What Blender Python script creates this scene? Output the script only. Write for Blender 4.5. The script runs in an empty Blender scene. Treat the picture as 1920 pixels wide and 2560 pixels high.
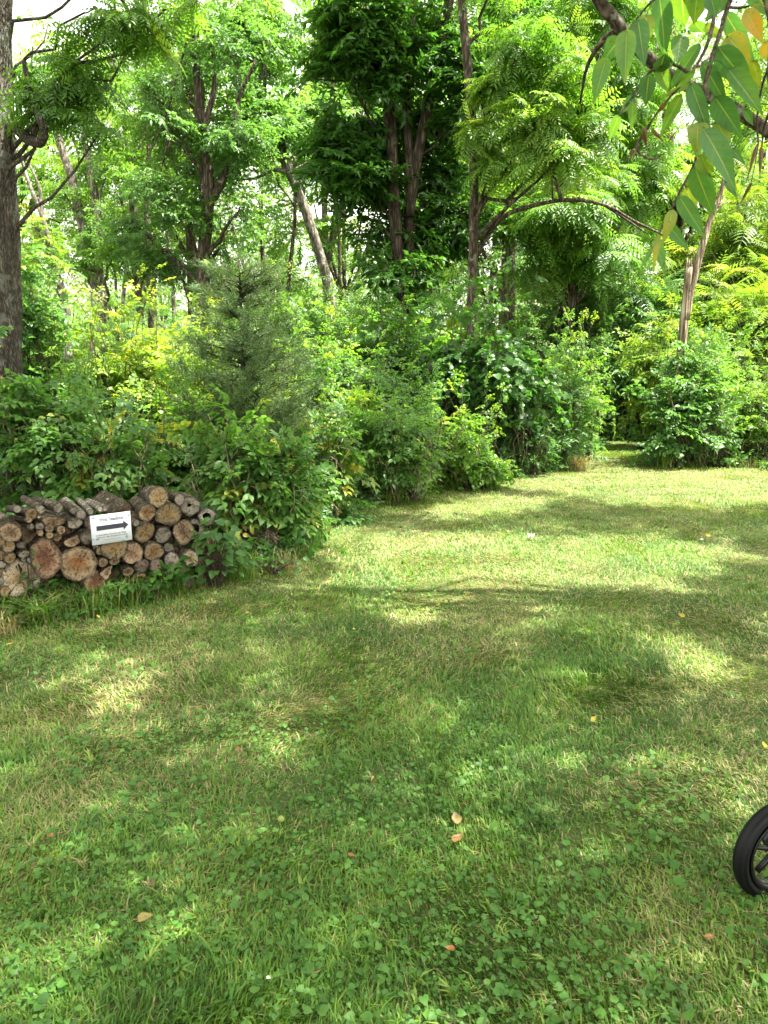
import bpy, math, random
import numpy as np
from mathutils import Vector
C = bpy.context.scene
COL = C.collection
R0 = np.random.RandomState(7)
random.seed(7)
# ------------------------------------------------------------------ camera
CAMH = 1.55; PITCH = math.radians(11.1); F = 1934.0
cam = bpy.data.cameras.new("camera"); camo = bpy.data.objects.new("camera", cam); COL.objects.link(camo)
cam.sensor_fit = 'VERTICAL'; cam.sensor_height = 36; cam.lens = 36*F/2560.0
cam.clip_start = 0.05; cam.clip_end = 600
camo.location = (0, 0, CAMH); camo.rotation_euler = (math.pi/2-PITCH, 0, 0)
cam.dof.use_dof = True; cam.dof.focus_distance = 5.5; cam.dof.aperture_fstop = 14
C.camera = camo
C.render.resolution_x = 768; C.render.resolution_y = 1024
# ------------------------------------------------------------------ light
SUN = np.array([0.36, -0.08, 0.93]); SUN /= np.linalg.norm(SUN)
w = bpy.data.worlds.new("World"); C.world = w; w.use_nodes = True
nt = w.node_tree; bg = nt.nodes['Background']
sky = nt.nodes.new('ShaderNodeTexSky'); sky.sky_type = 'NISHITA'; sky.sun_disc = False
sky.sun_elevation = math.asin(SUN[2]); sky.sun_rotation = math.atan2(SUN[0], SUN[1])
sky.air_density = 1.0; sky.dust_density = 2.5; sky.ozone_density = 1.0
hs = nt.nodes.new('ShaderNodeHueSaturation'); hs.inputs['Saturation'].default_value = .2
wb = nt.nodes.new('ShaderNodeMixRGB'); wb.blend_type = 'MULTIPLY'; wb.inputs[0].default_value = 1; wb.inputs[2].default_value = (1.05, 1.0, .86, 1)
nt.links.new(sky.outputs[0], hs.inputs['Color']); nt.links.new(hs.outputs[0], wb.inputs[1]); nt.links.new(wb.outputs[0], bg.inputs[0]); bg.inputs[1].default_value = 0.15
sl = bpy.data.lights.new("sun", 'SUN'); sl.energy = 4.8; sl.angle = math.radians(0.53); sl.color = (1, .94, .82)
so = bpy.data.objects.new("sun", sl); COL.objects.link(so)
so.rotation_euler = Vector(SUN).to_track_quat('Z', 'Y').to_euler()
C.view_settings.view_transform = 'Standard'; C.view_settings.look = 'None'
C.view_settings.exposure = 2.4; C.view_settings.gamma = 1
try:
    C.cycles.max_bounces = 8; C.cycles.diffuse_bounces = 4; C.cycles.transmission_bounces = 5; C.cycles.glossy_bounces = 2
except Exception: pass

# ------------------------------------------------------------------ pixel <-> world (photo pixels 1920x2560)
cp, sp = math.cos(PITCH), math.sin(PITCH)
def ray(px, py):
    cx = (px-960)/F; cy = (1280-py)/F
    return np.array([cx, cp+cy*sp, -sp+cy*cp])
def P(px, py, Y):
    d = ray(px, py); t = Y/d[1]
    return np.array([d[0]*t, Y, CAMH+d[2]*t])
def G(px, py):
    d = ray(px, py); t = -CAMH/d[2]
    return np.array([d[0]*t, d[1]*t, 0.0])
def proj(p):
    p = np.asarray(p, float); q = p-np.array([0, 0, CAMH])
    z = q[..., 1]*cp-q[..., 2]*sp; u = q[..., 1]*sp+q[..., 2]*cp
    z = np.where(z < .05, .05, z)
    return 960+F*q[..., 0]/z, 1280-F*u/z, z

# ------------------------------------------------------------------ noise
def mknoise(seed, k=9):
    r = np.random.RandomState(seed); d = r.normal(size=(k, 3)); d /= np.linalg.norm(d, axis=1)[:, None]
    d *= r.uniform(.6, 2.2, (k, 1)); ph = r.uniform(0, 6.28, k)
    def f(p):
        p = np.asarray(p)
        if p.shape[-1] == 2: p = np.concatenate([p, np.zeros(p.shape[:-1]+(1,))], -1)
        return np.sin(p@d.T*2.2+ph).sum(-1)/math.sqrt(k/2)/1.6
    return f
N1, N2, N3, N4 = mknoise(1), mknoise(2), mknoise(3), mknoise(4)

# ------------------------------------------------------------------ mesh builder: triangles + 'tint' per vertex
def unit(v):
    v = np.asarray(v, float); return v/np.maximum(np.linalg.norm(v, axis=-1, keepdims=True), 1e-9)
class MB:
    def __init__(s): s.v = []; s.f = []; s.t = []; s.n = 0
    def add(s, v, f, t=0.5):
        v = np.asarray(v, np.float32).reshape(-1, 3); f = np.asarray(f, np.int32).reshape(-1, 3)
        s.v.append(v); s.f.append(f+s.n); s.t.append(np.broadcast_to(np.asarray(t, np.float32), (len(v),)).copy()); s.n += len(v)
    def inst(s, tm, Rm, pos, scale, tint, jit=.12):
        tv, tf, tt = tm; k = len(pos)
        if k == 0: return
        scale = np.broadcast_to(scale, (k,))
        v = np.einsum('kij,vj->kvi', Rm, tv)*scale[:, None, None]+pos[:, None, :]
        f = tf[None]+(np.arange(k)*len(tv))[:, None, None]
        t = tint[:, None]+tt[None]*jit
        t = np.where(tt[None] < -5, 0.0, np.clip(t, .1, 1))
        s.add(v.reshape(-1, 3), f.reshape(-1, 3), t.reshape(-1))
    def tube(s, pts, rad, seg=8, tint=.5, rough=0., cap=True, seed=0):
        pts = np.asarray(pts, float); n = len(pts); rad = np.broadcast_to(rad, (n,)).astype(float)
        tan = unit(np.gradient(pts, axis=0)); up = np.array([0, 0, 1.]) if abs(tan[0][2]) < .9 else np.array([1., 0, 0])
        a = unit(np.cross(tan[0], up)); V = []
        th = np.linspace(0, 2*math.pi, seg, endpoint=False)
        for i in range(n):
            a = unit(a-tan[i]*np.dot(a, tan[i])); b = np.cross(tan[i], a)
            r = rad[i]*np.ones(seg)
            if rough:
                q = np.stack([np.cos(th)*2.2, np.sin(th)*2.2, np.full(seg, i*.33+seed)], 1)
                r = r*(1+rough*N1(q)+rough*.6*N2(q*3.1))
            V.append(pts[i]+np.outer(np.cos(th)*r, a)+np.outer(np.sin(th)*r, b))
        V = np.concatenate(V); I = np.arange(seg); J = (I+1) % seg; Fc = []
        for i in range(n-1):
            o = i*seg; Fc.append(np.stack([o+I, o+J, o+seg+J], 1)); Fc.append(np.stack([o+I, o+seg+J, o+seg+I], 1))
        if cap:
            V = np.concatenate([V, pts[:1], pts[-1:]]); c0 = n*seg
            Fc.append(np.stack([np.full(seg, c0), J, I], 1)); Fc.append(np.stack([np.full(seg, c0+1), (n-1)*seg+I, (n-1)*seg+J], 1))
        s.add(V, np.concatenate(Fc), tint)
    def box(s, c, x, y, z, tint=.5):   # centre + three half-axis vectors
        c, x, y, z = map(lambda q: np.asarray(q, float), (c, x, y, z))
        V = [c+i*x+j*y+k*z for i in (-1, 1) for j in (-1, 1) for k in (-1, 1)]
        q = [(0, 1, 3, 2), (4, 6, 7, 5), (0, 4, 5, 1), (2, 3, 7, 6), (0, 2, 6, 4), (1, 5, 7, 3)]
        s.add(V, [t for a, b, c_, d in q for t in ((a, b, c_), (a, c_, d))], tint)
    def build(s, name, mat, parent=None, smooth=False):
        v = np.concatenate(s.v); f = np.concatenate(s.f); t = np.concatenate(s.t)
        if parent is not None: v = v-np.array(parent.location, np.float32)
        m = bpy.data.meshes.new(name); m.vertices.add(len(v)); m.vertices.foreach_set('co', v.astype(np.float32).ravel())
        m.loops.add(f.size); m.loops.foreach_set('vertex_index', f.astype(np.int32).ravel())
        m.polygons.add(len(f)); m.polygons.foreach_set('loop_start', np.arange(0, f.size, 3, dtype=np.int32))
        m.update(calc_edges=True)
        at = m.attributes.new('tint', 'FLOAT', 'POINT'); at.data.foreach_set('value', t.astype(np.float32))
        if smooth: m.polygons.foreach_set('use_smooth', np.ones(len(f), bool))
        if mat: m.materials.append(mat)
        o = bpy.data.objects.new(name, m); COL.objects.link(o)
        if parent is not None: o.parent = parent
        return o
def tag(o, label, cat, group=None, kind=None):
    if label: o['label'] = label
    if cat: o['category'] = cat
    if group: o['group'] = group
    if kind: o['kind'] = kind
    return o
def thing(name, label, cat, loc, group=None):
    o = bpy.data.objects.new(name, None); COL.objects.link(o); o.location = tuple(float(q) for q in loc)
    o.empty_display_size = .1
    return tag(o, label, cat, group)
def dup(root, loc, rz=0, sc=1, label=None, group=None):
    r = root.copy(); COL.objects.link(r); r.location = loc; r.rotation_euler = (0, 0, rz); r.scale = (sc, sc, sc)
    if label: r['label'] = label
    if group: r['group'] = group
    for ch in root.children:
        c = ch.copy(); COL.objects.link(c); c.parent = r
        for g in ch.children:
            d = g.copy(); COL.objects.link(d); d.parent = c
    return r

# ------------------------------------------------------------------ materials
def newmat(name):
    m = bpy.data.materials.new(name); m.use_nodes = True; return m, m.node_tree.nodes, m.node_tree.links, m.node_tree.nodes['Principled BSDF']
def ramp(ns, stops):
    r = ns.new('ShaderNodeValToRGB'); e = r.color_ramp.elements
    while len(e) < len(stops): e.new(.5)
    for i, (p, c) in enumerate(stops): e[i].position = p; e[i].color = (*c, 1)
    return r
def leafmat(name, stops, trans=.5, rough=.42, spec=.5, tcol=(1.75, 1.72, .8)):
    m, ns, ls, b = newmat(name)
    a = ns.new('ShaderNodeAttribute'); a.attribute_name = 'tint'
    r = ramp(ns, [(0, (.09, .06, .035)), (.06, (.09, .06, .035)), (.09, stops[0][1])]+stops)
    ls.new(a.outputs['Fac'], r.inputs[0]); ls.new(r.outputs[0], b.inputs['Base Color'])
    b.inputs['Roughness'].default_value = rough; b.inputs['Specular IOR Level'].default_value = spec
    mu = ns.new('ShaderNodeMixRGB'); mu.blend_type = 'MULTIPLY'; mu.inputs[0].default_value = 1; mu.inputs[2].default_value = (*tcol, 1)
    ls.new(r.outputs[0], mu.inputs[1]); t = ns.new('ShaderNodeBsdfTranslucent'); ls.new(mu.outputs[0], t.inputs[0])
    mx = ns.new('ShaderNodeMixShader'); mx.inputs[0].default_value = trans
    ls.new(b.outputs[0], mx.inputs[1]); ls.new(t.outputs[0], mx.inputs[2]); ls.new(mx.outputs[0], ns['Material Output'].inputs[0])
    return m
M = {}
M['dark'] = leafmat('leaf_dark_green', [(.1, (.026, .078, .014)), (.5, (.046, .135, .022)), (.85, (.08, .19, .03)), (1, (.2, .26, .03))])
M['mid'] = leafmat('leaf_mid_green', [(.1, (.045, .12, .032)), (.5, (.085, .2, .05)), (.85, (.15, .28, .07)), (1, (.3, .35, .06))])
M['lime'] = leafmat('leaf_lime_green', [(.1, (.055, .14, .022)), (.5, (.11, .245, .035)), (.85, (.2, .32, .045)), (1, (.36, .38, .05))])
M['yellow'] = leafmat('leaf_yellow_green', [(.1, (.06, .14, .018)), (.5, (.13, .24, .03)), (.85, (.22, .32, .035)), (1, (.4, .4, .05))])
M['bramble'] = leafmat('leaf_bramble_green', [(.1, (.035, .1, .025)), (.5, (.065, .165, .035)), (.85, (.11, .23, .05)), (1, (.35, .33, .05))], rough=.5)
M['weed'] = leafmat('leaf_lawn_weed', [(.1, (.035, .105, .015)), (.5, (.068, .18, .025)), (.85, (.11, .24, .035)), (1, (.28, .32, .05))], rough=.55, trans=.4)
M['cedar'] = leafmat('leaf_cedar', [(.1, (.035, .08, .02)), (.5, (.07, .13, .035)), (.8, (.13, .19, .05)), (1, (.28, .22, .08))], trans=.25, rough=.6)
M['gold'] = leafmat('leaf_gold', [(.1, (.3, .2, .02)), (.5, (.55, .38, .02)), (1, (.65, .45, .05))])
M['grass'] = leafmat('grass_blades', [(.1, (.034, .1, .01)), (.3, (.07, .185, .014)), (.5, (.15, .27, .025)), (.65, (.2, .25, .05)), (.78, (.29, .25, .11)), (1, (.4, .34, .19))], trans=.3, rough=.55, tcol=(1.5, 1.4, .7))
def barkmat(name, c1, c2, lich=None, lth=.62, sc=14, bump=.7, zs=.18):
    m, ns, ls, b = newmat(name)
    tc = ns.new('ShaderNodeTexCoord'); mp = ns.new('ShaderNodeMapping'); mp.inputs['Scale'].default_value = (1, 1, zs)
    ls.new(tc.outputs['Object'], mp.inputs[0])
    v = ns.new('ShaderNodeTexVoronoi'); v.feature = 'DISTANCE_TO_EDGE'; v.inputs['Scale'].default_value = sc
    n = ns.new('ShaderNodeTexNoise'); n.inputs['Scale'].default_value = sc*.8; n.inputs['Detail'].default_value = 8
    wn = ns.new('ShaderNodeMixRGB'); wn.blend_type = 'ADD'; wn.inputs[0].default_value = .12
    ls.new(mp.outputs[0], n.inputs[0]); ls.new(mp.outputs[0], wn.inputs[1]); ls.new(n.outputs['Color'], wn.inputs[2]); ls.new(wn.outputs[0], v.inputs[0])
    r = ramp(ns, [(0, tuple(q*.35 for q in c1)), (.12, c1), (.45, c2)]); ls.new(v.outputs['Distance'], r.inputs[0])
    mm = ns.new('ShaderNodeMixRGB'); mm.blend_type = 'MULTIPLY'; mm.inputs[0].default_value = .75
    rn = ramp(ns, [(.3, (.45, .45, .45)), (.7, (1.35, 1.3, 1.25))]); ls.new(n.outputs['Fac'], rn.inputs[0])
    ls.new(r.outputs[0], mm.inputs[1]); ls.new(rn.outputs[0], mm.inputs[2]); out = mm.outputs[0]
    if lich:
        n2 = ns.new('ShaderNodeTexNoise'); n2.inputs['Scale'].default_value = 5; n2.inputs['Detail'].default_value = 9; n2.inputs['Roughness'].default_value = .7
        ls.new(tc.outputs['Object'], n2.inputs[0]); r2 = ramp(ns, [(lth-.06, (0, 0, 0)), (lth+.02, (1, 1, 1))]); ls.new(n2.outputs['Fac'], r2.inputs[0])
        m2 = ns.new('ShaderNodeMixRGB'); m2.inputs[2].default_value = (*lich, 1); ls.new(r2.outputs[0], m2.inputs[0]); ls.new(out, m2.inputs[1]); out = m2.outputs[0]
    ls.new(out, b.inputs['Base Color']); b.inputs['Roughness'].default_value = .9; b.inputs['Specular IOR Level'].default_value = .2
    ad = ns.new('ShaderNodeMath'); ad.operation = 'MINIMUM'; ad.inputs[1].default_value = .35; ls.new(v.outputs['Distance'], ad.inputs[0])
    a2 = ns.new('ShaderNodeMath'); a2.operation = 'MULTIPLY_ADD'; a2.inputs[1].default_value = .25; ls.new(n.outputs['Fac'], a2.inputs[0]); ls.new(ad.outputs[0], a2.inputs[2])
    bp = ns.new('ShaderNodeBump'); bp.inputs['Strength'].default_value = bump; bp.inputs['Distance'].default_value = .05
    ls.new(a2.outputs[0], bp.inputs['Height']); ls.new(bp.outputs[0], b.inputs['Normal'])
    return m
M['bark_near'] = barkmat('bark_ridged_lichen', (.1, .085, .07), (.22, .2, .175), (.2, .21, .18), .6, 30, 1.0, .25)
M['bark'] = barkmat('bark_brown', (.075, .058, .045), (.19, .155, .125), (.24, .24, .2), .66, 18)
M['bark_dark'] = barkmat('bark_dark_brown', (.05, .038, .03), (.125, .1, .078), (.17, .17, .13), .68, 18)
M['bark_grey'] = barkmat('bark_pale_grey', (.15, .135, .11), (.3, .27, .23), (.33, .33, .28), .6, 16)
M['snag'] = barkmat('bare_weathered_wood', (.22, .17, .12), (.48, .42, .34), None, .6, 22, .8, .06)
M['bark_log'] = barkmat('log_bark', (.085, .065, .045), (.24, .2, .15), (.2, .22, .15), .6, 30, .9, .35)
M['twig'] = barkmat('twig_bark', (.07, .055, .04), (.16, .13, .1), None, .6, 60, .3)

# ------------------------------------------------------------------ leaf templates
def diamond(L=1., W=.42, fold=.12, droop=.15):
    return (np.array([[0, 0, 0], [.42*L, W/2*L, fold*L], [.42*L, -W/2*L, fold*L], [L, 0, -droop*L], [.45*L, 0, 0]]),
            np.array([[0, 4, 1], [1, 4, 3], [0, 2, 4], [2, 3, 4]]))
def ovate(L=1., W=.6, fold=.1, droop=.22, heart=0.):
    w = W/2
    v = np.array([[0, 0, 0], [.35, 0, .0], [.7, 0, -.06], [1, 0, -droop],
                  [-.08*heart, w*.55, fold*.6], [.22, w, fold], [.55, w*.86, fold*.8-.02], [.82, w*.38, fold*.2-droop*.6],
                  [-.08*heart, -w*.55, fold*.6], [.22, -w, fold], [.55, -w*.86, fold*.8-.02], [.82, -w*.38, fold*.2-droop*.6]])*L
    f = [[0, 1, 4], [4, 1, 5], [1, 2, 5], [5, 2, 6], [2, 3, 7], [2, 7, 6]]
    f += [[a+4 if a >= 4 else a, c+4 if c >= 4 else c, b+4 if b >= 4 else b] for a, b, c in f]
    return v, np.array(f)
def rotm(fwd, up):
    x = unit(fwd); y = unit(np.cross(up, x)); z = np.cross(x, y)
    return np.stack([x, y, z], -1)
def addleaf(V, Fs, T, leaf, pos, fwd, up, s, t):
    n = sum(len(a) for a in V); Rm = rotm(np.asarray(fwd, float), np.asarray(up, float))
    V.append(leaf[0]@Rm.T*s+pos); Fs.append(leaf[1]+n); T.append(np.full(len(leaf[0]), t))
def addstrip(V, Fs, T, pts, wd):
    n = sum(len(a) for a in V); pts = np.asarray(pts); a = np.array([0, 0, 1.])
    d = unit(np.cross(unit(np.gradient(pts, axis=0)), a)); u = np.array([0, 0, 1.])
    m = len(pts); k = np.linspace(1, .35, m)[:, None]*wd
    V.append(np.concatenate([pts-d*k, pts+d*k, pts+u*k])); f = []
    for i in range(m-1):
        for (p, q) in ((0, m), (m, 2*m), (2*m, 0)):
            f += [[p+i, q+i, q+i+1], [p+i, q+i+1, p+i+1]]
    Fs.append(np.array(f)+n); T.append(np.full(3*m, -10.))
def fin(V, Fs, T): return np.concatenate(V), np.concatenate(Fs), np.concatenate(T)
def spray_simple(seed, n=26, L=1., ls=.22, W=.42, leaf=None, twig=.008, side=3):
    """flat branched twig about L long with n leaves, droops at the end"""
    r = np.random.RandomState(seed); V, Fs, T = [], [], []; leaf = leaf or diamond(1, W)
    def branch(p0, d, ln, k, wd):
        t = np.linspace(0, 1, 5)[:, None]; pts = p0+d*t*ln+np.array([0, 0, -.18])*t**2*ln
        if twig: addstrip(V, Fs, T, pts, wd)
        for i in range(k):
            u = (i+1)/k*.95+.05*r.rand(); q = p0+d*u*ln+np.array([0, 0, -.18])*u**2*ln
            sg = 1 if i % 2 else -1; pd = np.array([-d[1], d[0], 0])*sg
            fw = d*r.uniform(.3, .9)+pd*r.uniform(.5, 1)+np.array([0, 0, r.uniform(-.55, .15)])
            up = np.array([r.uniform(-.75, .75), r.uniform(-.75, .75), 1])
            addleaf(V, Fs, T, leaf, q, fw, up, ls*r.uniform(.7, 1.2), r.normal()*.6)
        return pts
    m = max(3, int(n*.35)); pts = branch(np.zeros(3), np.array([1., 0, 0]), L, m, twig)
    rest = (n-m)//max(side, 1)
    for j in range(side):
        u = (j+.6)/(side+.4); q = np.array([u*L, 0, -.18*u*u*L]); sg = 1 if j % 2 else -1; a = r.uniform(.5, .95)*sg
        branch(q, np.array([math.cos(a), math.sin(a), r.uniform(-.1, .15)]), L*(1-u*.6)*.55, max(rest, 1), twig*.6)
    return fin(V, Fs, T)
def spray_frond(seed, fr=4, pairs=7, L=1., lw=.3):
    """pinnate leaves fanned from a twig; each leaf about L*0.7 long"""
    r = np.random.RandomState(seed); V, Fs, T = [], [], []; lf = diamond(1, lw, .08, .1)
    for j in range(fr):
        a = (j-(fr-1)/2)*r.uniform(.45, .65); d = np.array([math.cos(a), math.sin(a), r.uniform(.0, .35)]); p0 = np.array([r.uniform(0, .25), 0, 0])*L
        ln = L*r.uniform(.6, .9); t = np.linspace(0, 1, 6)[:, None]; dr = np.array([0, 0, -r.uniform(.35, .6)])
        f = lambda u: p0+d*u*ln+dr*u*u*ln
        addstrip(V, Fs, T, f(t), .006); tj = r.normal()*.5
        side = unit(np.cross([0, 0, 1], d))
        for i in range(pairs):
            u = (i+1.3)/(pairs+1.3); tg = unit(d+2*dr*u)
            for sg in (-1, 1):
                fw = tg*.55+side*sg+np.array([0, 0, -.22]); s = ln*.30*math.sin(.55+u*2.1)*r.uniform(.85, 1.1)
                addleaf(V, Fs, T, lf, f(u), fw, np.cross(tg, side)*1.0+np.array([0, 0, .2]), s, tj+r.normal()*.35)
        addleaf(V, Fs, T, lf, f(1.), unit(d+2*dr), [0, 0, 1], ln*.18, tj)
    return fin(V, Fs, T)
def spray_cedar(seed, n=46):
    r = np.random.RandomState(seed); V, Fs, T = [], [], []; lf = diamond(1, .12, .02, .03)
    t = np.linspace(0, 1, 5)[:, None]; addstrip(V, Fs, T, np.array([1., 0, 0])*t+np.array([0, 0, .12])*t*t, .010)
    for i in range(n):
        u = r.rand()**.8; a = r.uniform(0, 6.28); q = np.array([u, 0, .12*u*u])
        d = np.array([.9, math.cos(a)*.75, math.sin(a)*.6+.15]); ln = r.uniform(.15, .36)*(1.1-u*.6)
        for k in range(3):
            qq = q+unit(d)*ln*k*.35
            addleaf(V, Fs, T, lf, qq, unit(d)+r.normal(size=3)*.45, r.normal(size=3), ln*.8, r.normal()*.6)
    return fin(V, Fs, T)
def spray_tri(seed, n=9):
    """bramble: arching stem with three-leaflet leaves"""
    r = np.random.RandomState(seed); V, Fs, T = [], [], []; lf = ovate(1, .62, .09, .2)
    t = np.linspace(0, 1, 5)[:, None]; g = lambda u: np.array([1., 0, 0])*u+np.array([0, 0, -.25])*u*u
    addstrip(V, Fs, T, g(t), .010)
    for i in range(n):
        u = (i+.8)/n; a = (1 if i % 2 else -1)*r.uniform(.5, 1.5); d = np.array([math.cos(a), math.sin(a), r.uniform(-.1, .3)])
        st = r.uniform(.1, .2); q = g(u)+d*st; addstrip(V, Fs, T, np.array([g(u), g(u)+d*st*.5, q]), .004); tj = r.normal()*.5
        ls = r.uniform(.15, .24)
        for b in (-1.15, 0, 1.15):
            dd = np.array([math.cos(a+b), math.sin(a+b), -.25]); addleaf(V, Fs, T, lf, q, dd, [r.uniform(-.35, .35), r.uniform(-.35, .35), 1], ls*(1.15 if b == 0 else .95), tj+r.normal()*.2)
    return fin(V, Fs, T)
S_leaf = [spray_simple(10+i, 30, 1, .19, .45) for i in range(5)]
S_narrow = [spray_simple(20+i, 28, 1, .29, .36) for i in range(5)]
S_ov = [spray_simple(30+i, 20, 1, .2, leaf=ovate(1, .62)) for i in range(5)]
S_heart = [spray_simple(40+i, 14, 1, .22, leaf=ovate(1, .9, .06, .2, 1.), side=2) for i in range(4)]
S_frond = [spray_frond(50+i, 4, 7) for i in range(5)]
S_fine = [spray_frond(60+i, 6, 9, 1, .2) for i in range(4)]
S_cedar = [spray_cedar(70+i) for i in range(4)]
S_tri = [spray_tri(80+i) for i in range(5)]

def put(B, sprays, pos, fwd, size, tint, r, updir=None, jit=.14):
    k = len(pos)
    if k == 0: return
    up = (np.tile([0, 0, 1.], (k, 1)) if updir is None else updir)+r.normal(size=(k, 3))*.42
    Rm = rotm(fwd+r.normal(size=(k, 3))*.2, up)
    w = r.randint(len(sprays), size=k); size = np.broadcast_to(size, (k,))
    for i, s in enumerate(sprays):
        q = w == i; B.inst(s, Rm[q], pos[q], size[q], tint[q], jit)
def blob(B, c, rad, n, sprays, size, r, tm=.5, shell=.45, droop=-.15, clump=.35, zmin=.1, cf=.9):
    """fill an ellipsoid with sprays that point outward; clumps and gaps from noise"""
    c = np.asarray(c, float); rad = np.broadcast_to(rad, (3,)).astype(float)
    m = int(n*1.8); d = unit(r.normal(size=(m, 3))); p = c+d*rad*(r.rand(m, 1)**shell)*(1+.2*N3(d*2.+c)+.14*N4(d*5.+c))[:, None]
    keep = N2(p*cf+3)+r.normal(size=m)*.25 > -clump
    keep &= p[:, 2] > zmin
    p, d = p[keep][:n], d[keep][:n]; k = len(p)
    fw = d*np.array([1, 1, .35])+np.array([0, 0, droop])
    put(B, sprays, p-unit(fw)*size*.5, fw, size*r.uniform(.6, 1.35, k), np.clip(tm+.16*N1(p*.8)+.1*r.normal(size=k), .1, .97), r)
    return p
def limb(B, a, b, ra, rb, r, sag=.12, n=7, seg=6, wig=.05):
    a, b = np.asarray(a, float), np.asarray(b, float); t = np.linspace(0, 1, n)[:, None]; L = np.linalg.norm(b-a)
    pts = a+(b-a)*t+np.array([0, 0, sag*L])*(t*(1-t))*4*.5
    pts[1:-1] += r.normal(size=(n-2, 3))*wig*L*.3
    B.tube(pts, ra+(rb-ra)*t[:, 0], seg, .5, .05, seed=r.rand()*9); return pts
def poly(pts, n=24):
    """smooth resample of a polyline"""
    pts = np.asarray(pts, float); d = np.r_[0, np.cumsum(np.linalg.norm(np.diff(pts, axis=0), axis=1))]
    if len(pts) < 3: u = np.linspace(0, d[-1], n); return np.stack([np.interp(u, d, pts[:, i]) for i in range(3)], 1)
    u = np.linspace(0, d[-1], n); tg = np.gradient(pts, d, axis=0); out = []
    for x in u:
        i = min(np.searchsorted(d, x, 'right')-1, len(d)-2); h = d[i+1]-d[i]; t = (x-d[i])/h
        out.append((2*t**3-3*t*t+1)*pts[i]+(t**3-2*t*t+t)*h*tg[i]+(-2*t**3+3*t*t)*pts[i+1]+(t**3-t*t)*h*tg[i+1])
    return np.array(out)

# ------------------------------------------------------------------ ground, lawn, path
def groundmat(name, stops, sc=3., b2=.4, speck=None):
    m, ns, ls, b = newmat(name); tc = ns.new('ShaderNodeTexCoord')
    n = ns.new('ShaderNodeTexNoise'); n.inputs['Scale'].default_value = sc; n.inputs['Detail'].default_value = 10; n.inputs['Roughness'].default_value = .7
    n2 = ns.new('ShaderNodeTexNoise'); n2.inputs['Scale'].default_value = 60; n2.inputs['Detail'].default_value = 6
    ls.new(tc.outputs['Object'], n.inputs[0]); ls.new(tc.outputs['Object'], n2.inputs[0])
    mx = ns.new('ShaderNodeMath'); mx.operation = 'MULTIPLY_ADD'; mx.inputs[1].default_value = .6
    sb = ns.new('ShaderNodeMath'); sb.operation = 'SUBTRACT'; sb.inputs[1].default_value = .5; ls.new(n2.outputs['Fac'], sb.inputs[0])
    ls.new(sb.outputs[0], mx.inputs[0]); ls.new(n.outputs['Fac'], mx.inputs[2])
    r = ramp(ns, stops); ls.new(mx.outputs[0], r.inputs[0]); ls.new(r.outputs[0], b.inputs['Base Color'])
    b.inputs['Roughness'].default_value = .95; b.inputs['Specular IOR Level'].default_value = .1
    bp = ns.new('ShaderNodeBump'); bp.inputs['Strength'].default_value = b2; bp.inputs['Distance'].default_value = .02
    ls.new(n2.outputs['Fac'], bp.inputs['Height']); ls.new(bp.outputs[0], b.inputs['Normal']); return m
M['floor'] = groundmat('forest_floor', [(.3, (.04, .05, .02)), (.5, (.08, .075, .04)), (.7, (.13, .095, .06))], 1.5)
M['soil'] = groundmat('lawn_soil', [(.3, (.035, .055, .015)), (.5, (.07, .085, .03)), (.68, (.14, .115, .06))], 4)
M['clay'] = groundmat('bare_clay', [(.3, (.2, .11, .06)), (.6, (.3, .19, .12))], 6)
def sheet(name, outline, z, mat):
    import bmesh
    bm = bmesh.new(); vs = [bm.verts.new((x, y, z)) for x, y in outline]; bm.faces.new(vs)
    me = bpy.data.meshes.new(name); bm.to_mesh(me); bm.free(); me.materials.append(mat)
    o = bpy.data.objects.new(name, me); COL.objects.link(o); o['kind'] = 'structure'; return o
sheet('ground', [(-250, -60), (250, -60), (250, 400), (-250, 400)], 0, M['floor'])
EDGE = [(-900, 1640), (0, 1568), (120, 1545), (260, 1528), (400, 1488), (520, 1462), (660, 1420), (780, 1385), (840, 1310), (880, 1285), (960, 1255), (1060, 1230), (1200, 1205), (1330, 1185), (1430, 1176), (1500, 1160), (1640, 1164), (1800, 1172), (1920, 1172), (2600, 1172)]
eg = [G(*e)[:2] for e in EDGE]
lawn_out = [(-9, eg[0][1]), *[tuple(e) for e in eg], (12, eg[-1][1]), (12, -8), (-9, -8)]
sheet('lawn', lawn_out, .004, M['soil'])
pc = [G(1430, 1176), G(1490, 1120), G(1505, 1085), G(1500, 1060), G(1540, 1058), G(1575, 1080), G(1590, 1120), G(1660, 1168)]
sheet('path', [(q[0], q[1]) for q in pc]+[(G(1640, 1180)[0], G(1640, 1180)[1]), (G(1450, 1184)[0], G(1450, 1184)[1])], .008, M['soil'])
ex = np.array([e[0] for e in eg]); ey = np.array([e[1] for e in eg])
def inlawn(x, y): return y < np.interp(x, ex, ey)
pxs = np.array([q[0] for q in pc]); 
def onpath(x, y):
    a, b, _ = proj(np.stack([x, y, 0*x], -1))
    cx = np.interp(b, [1058, 1085, 1120, 1176], [1520, 1540, 1540, 1545]); hw = np.interp(b, [1058, 1085, 1120, 1176], [18, 34, 50, 105])
    return (b > 1055) & (b < 1180) & (abs(a-cx) < hw)

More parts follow.
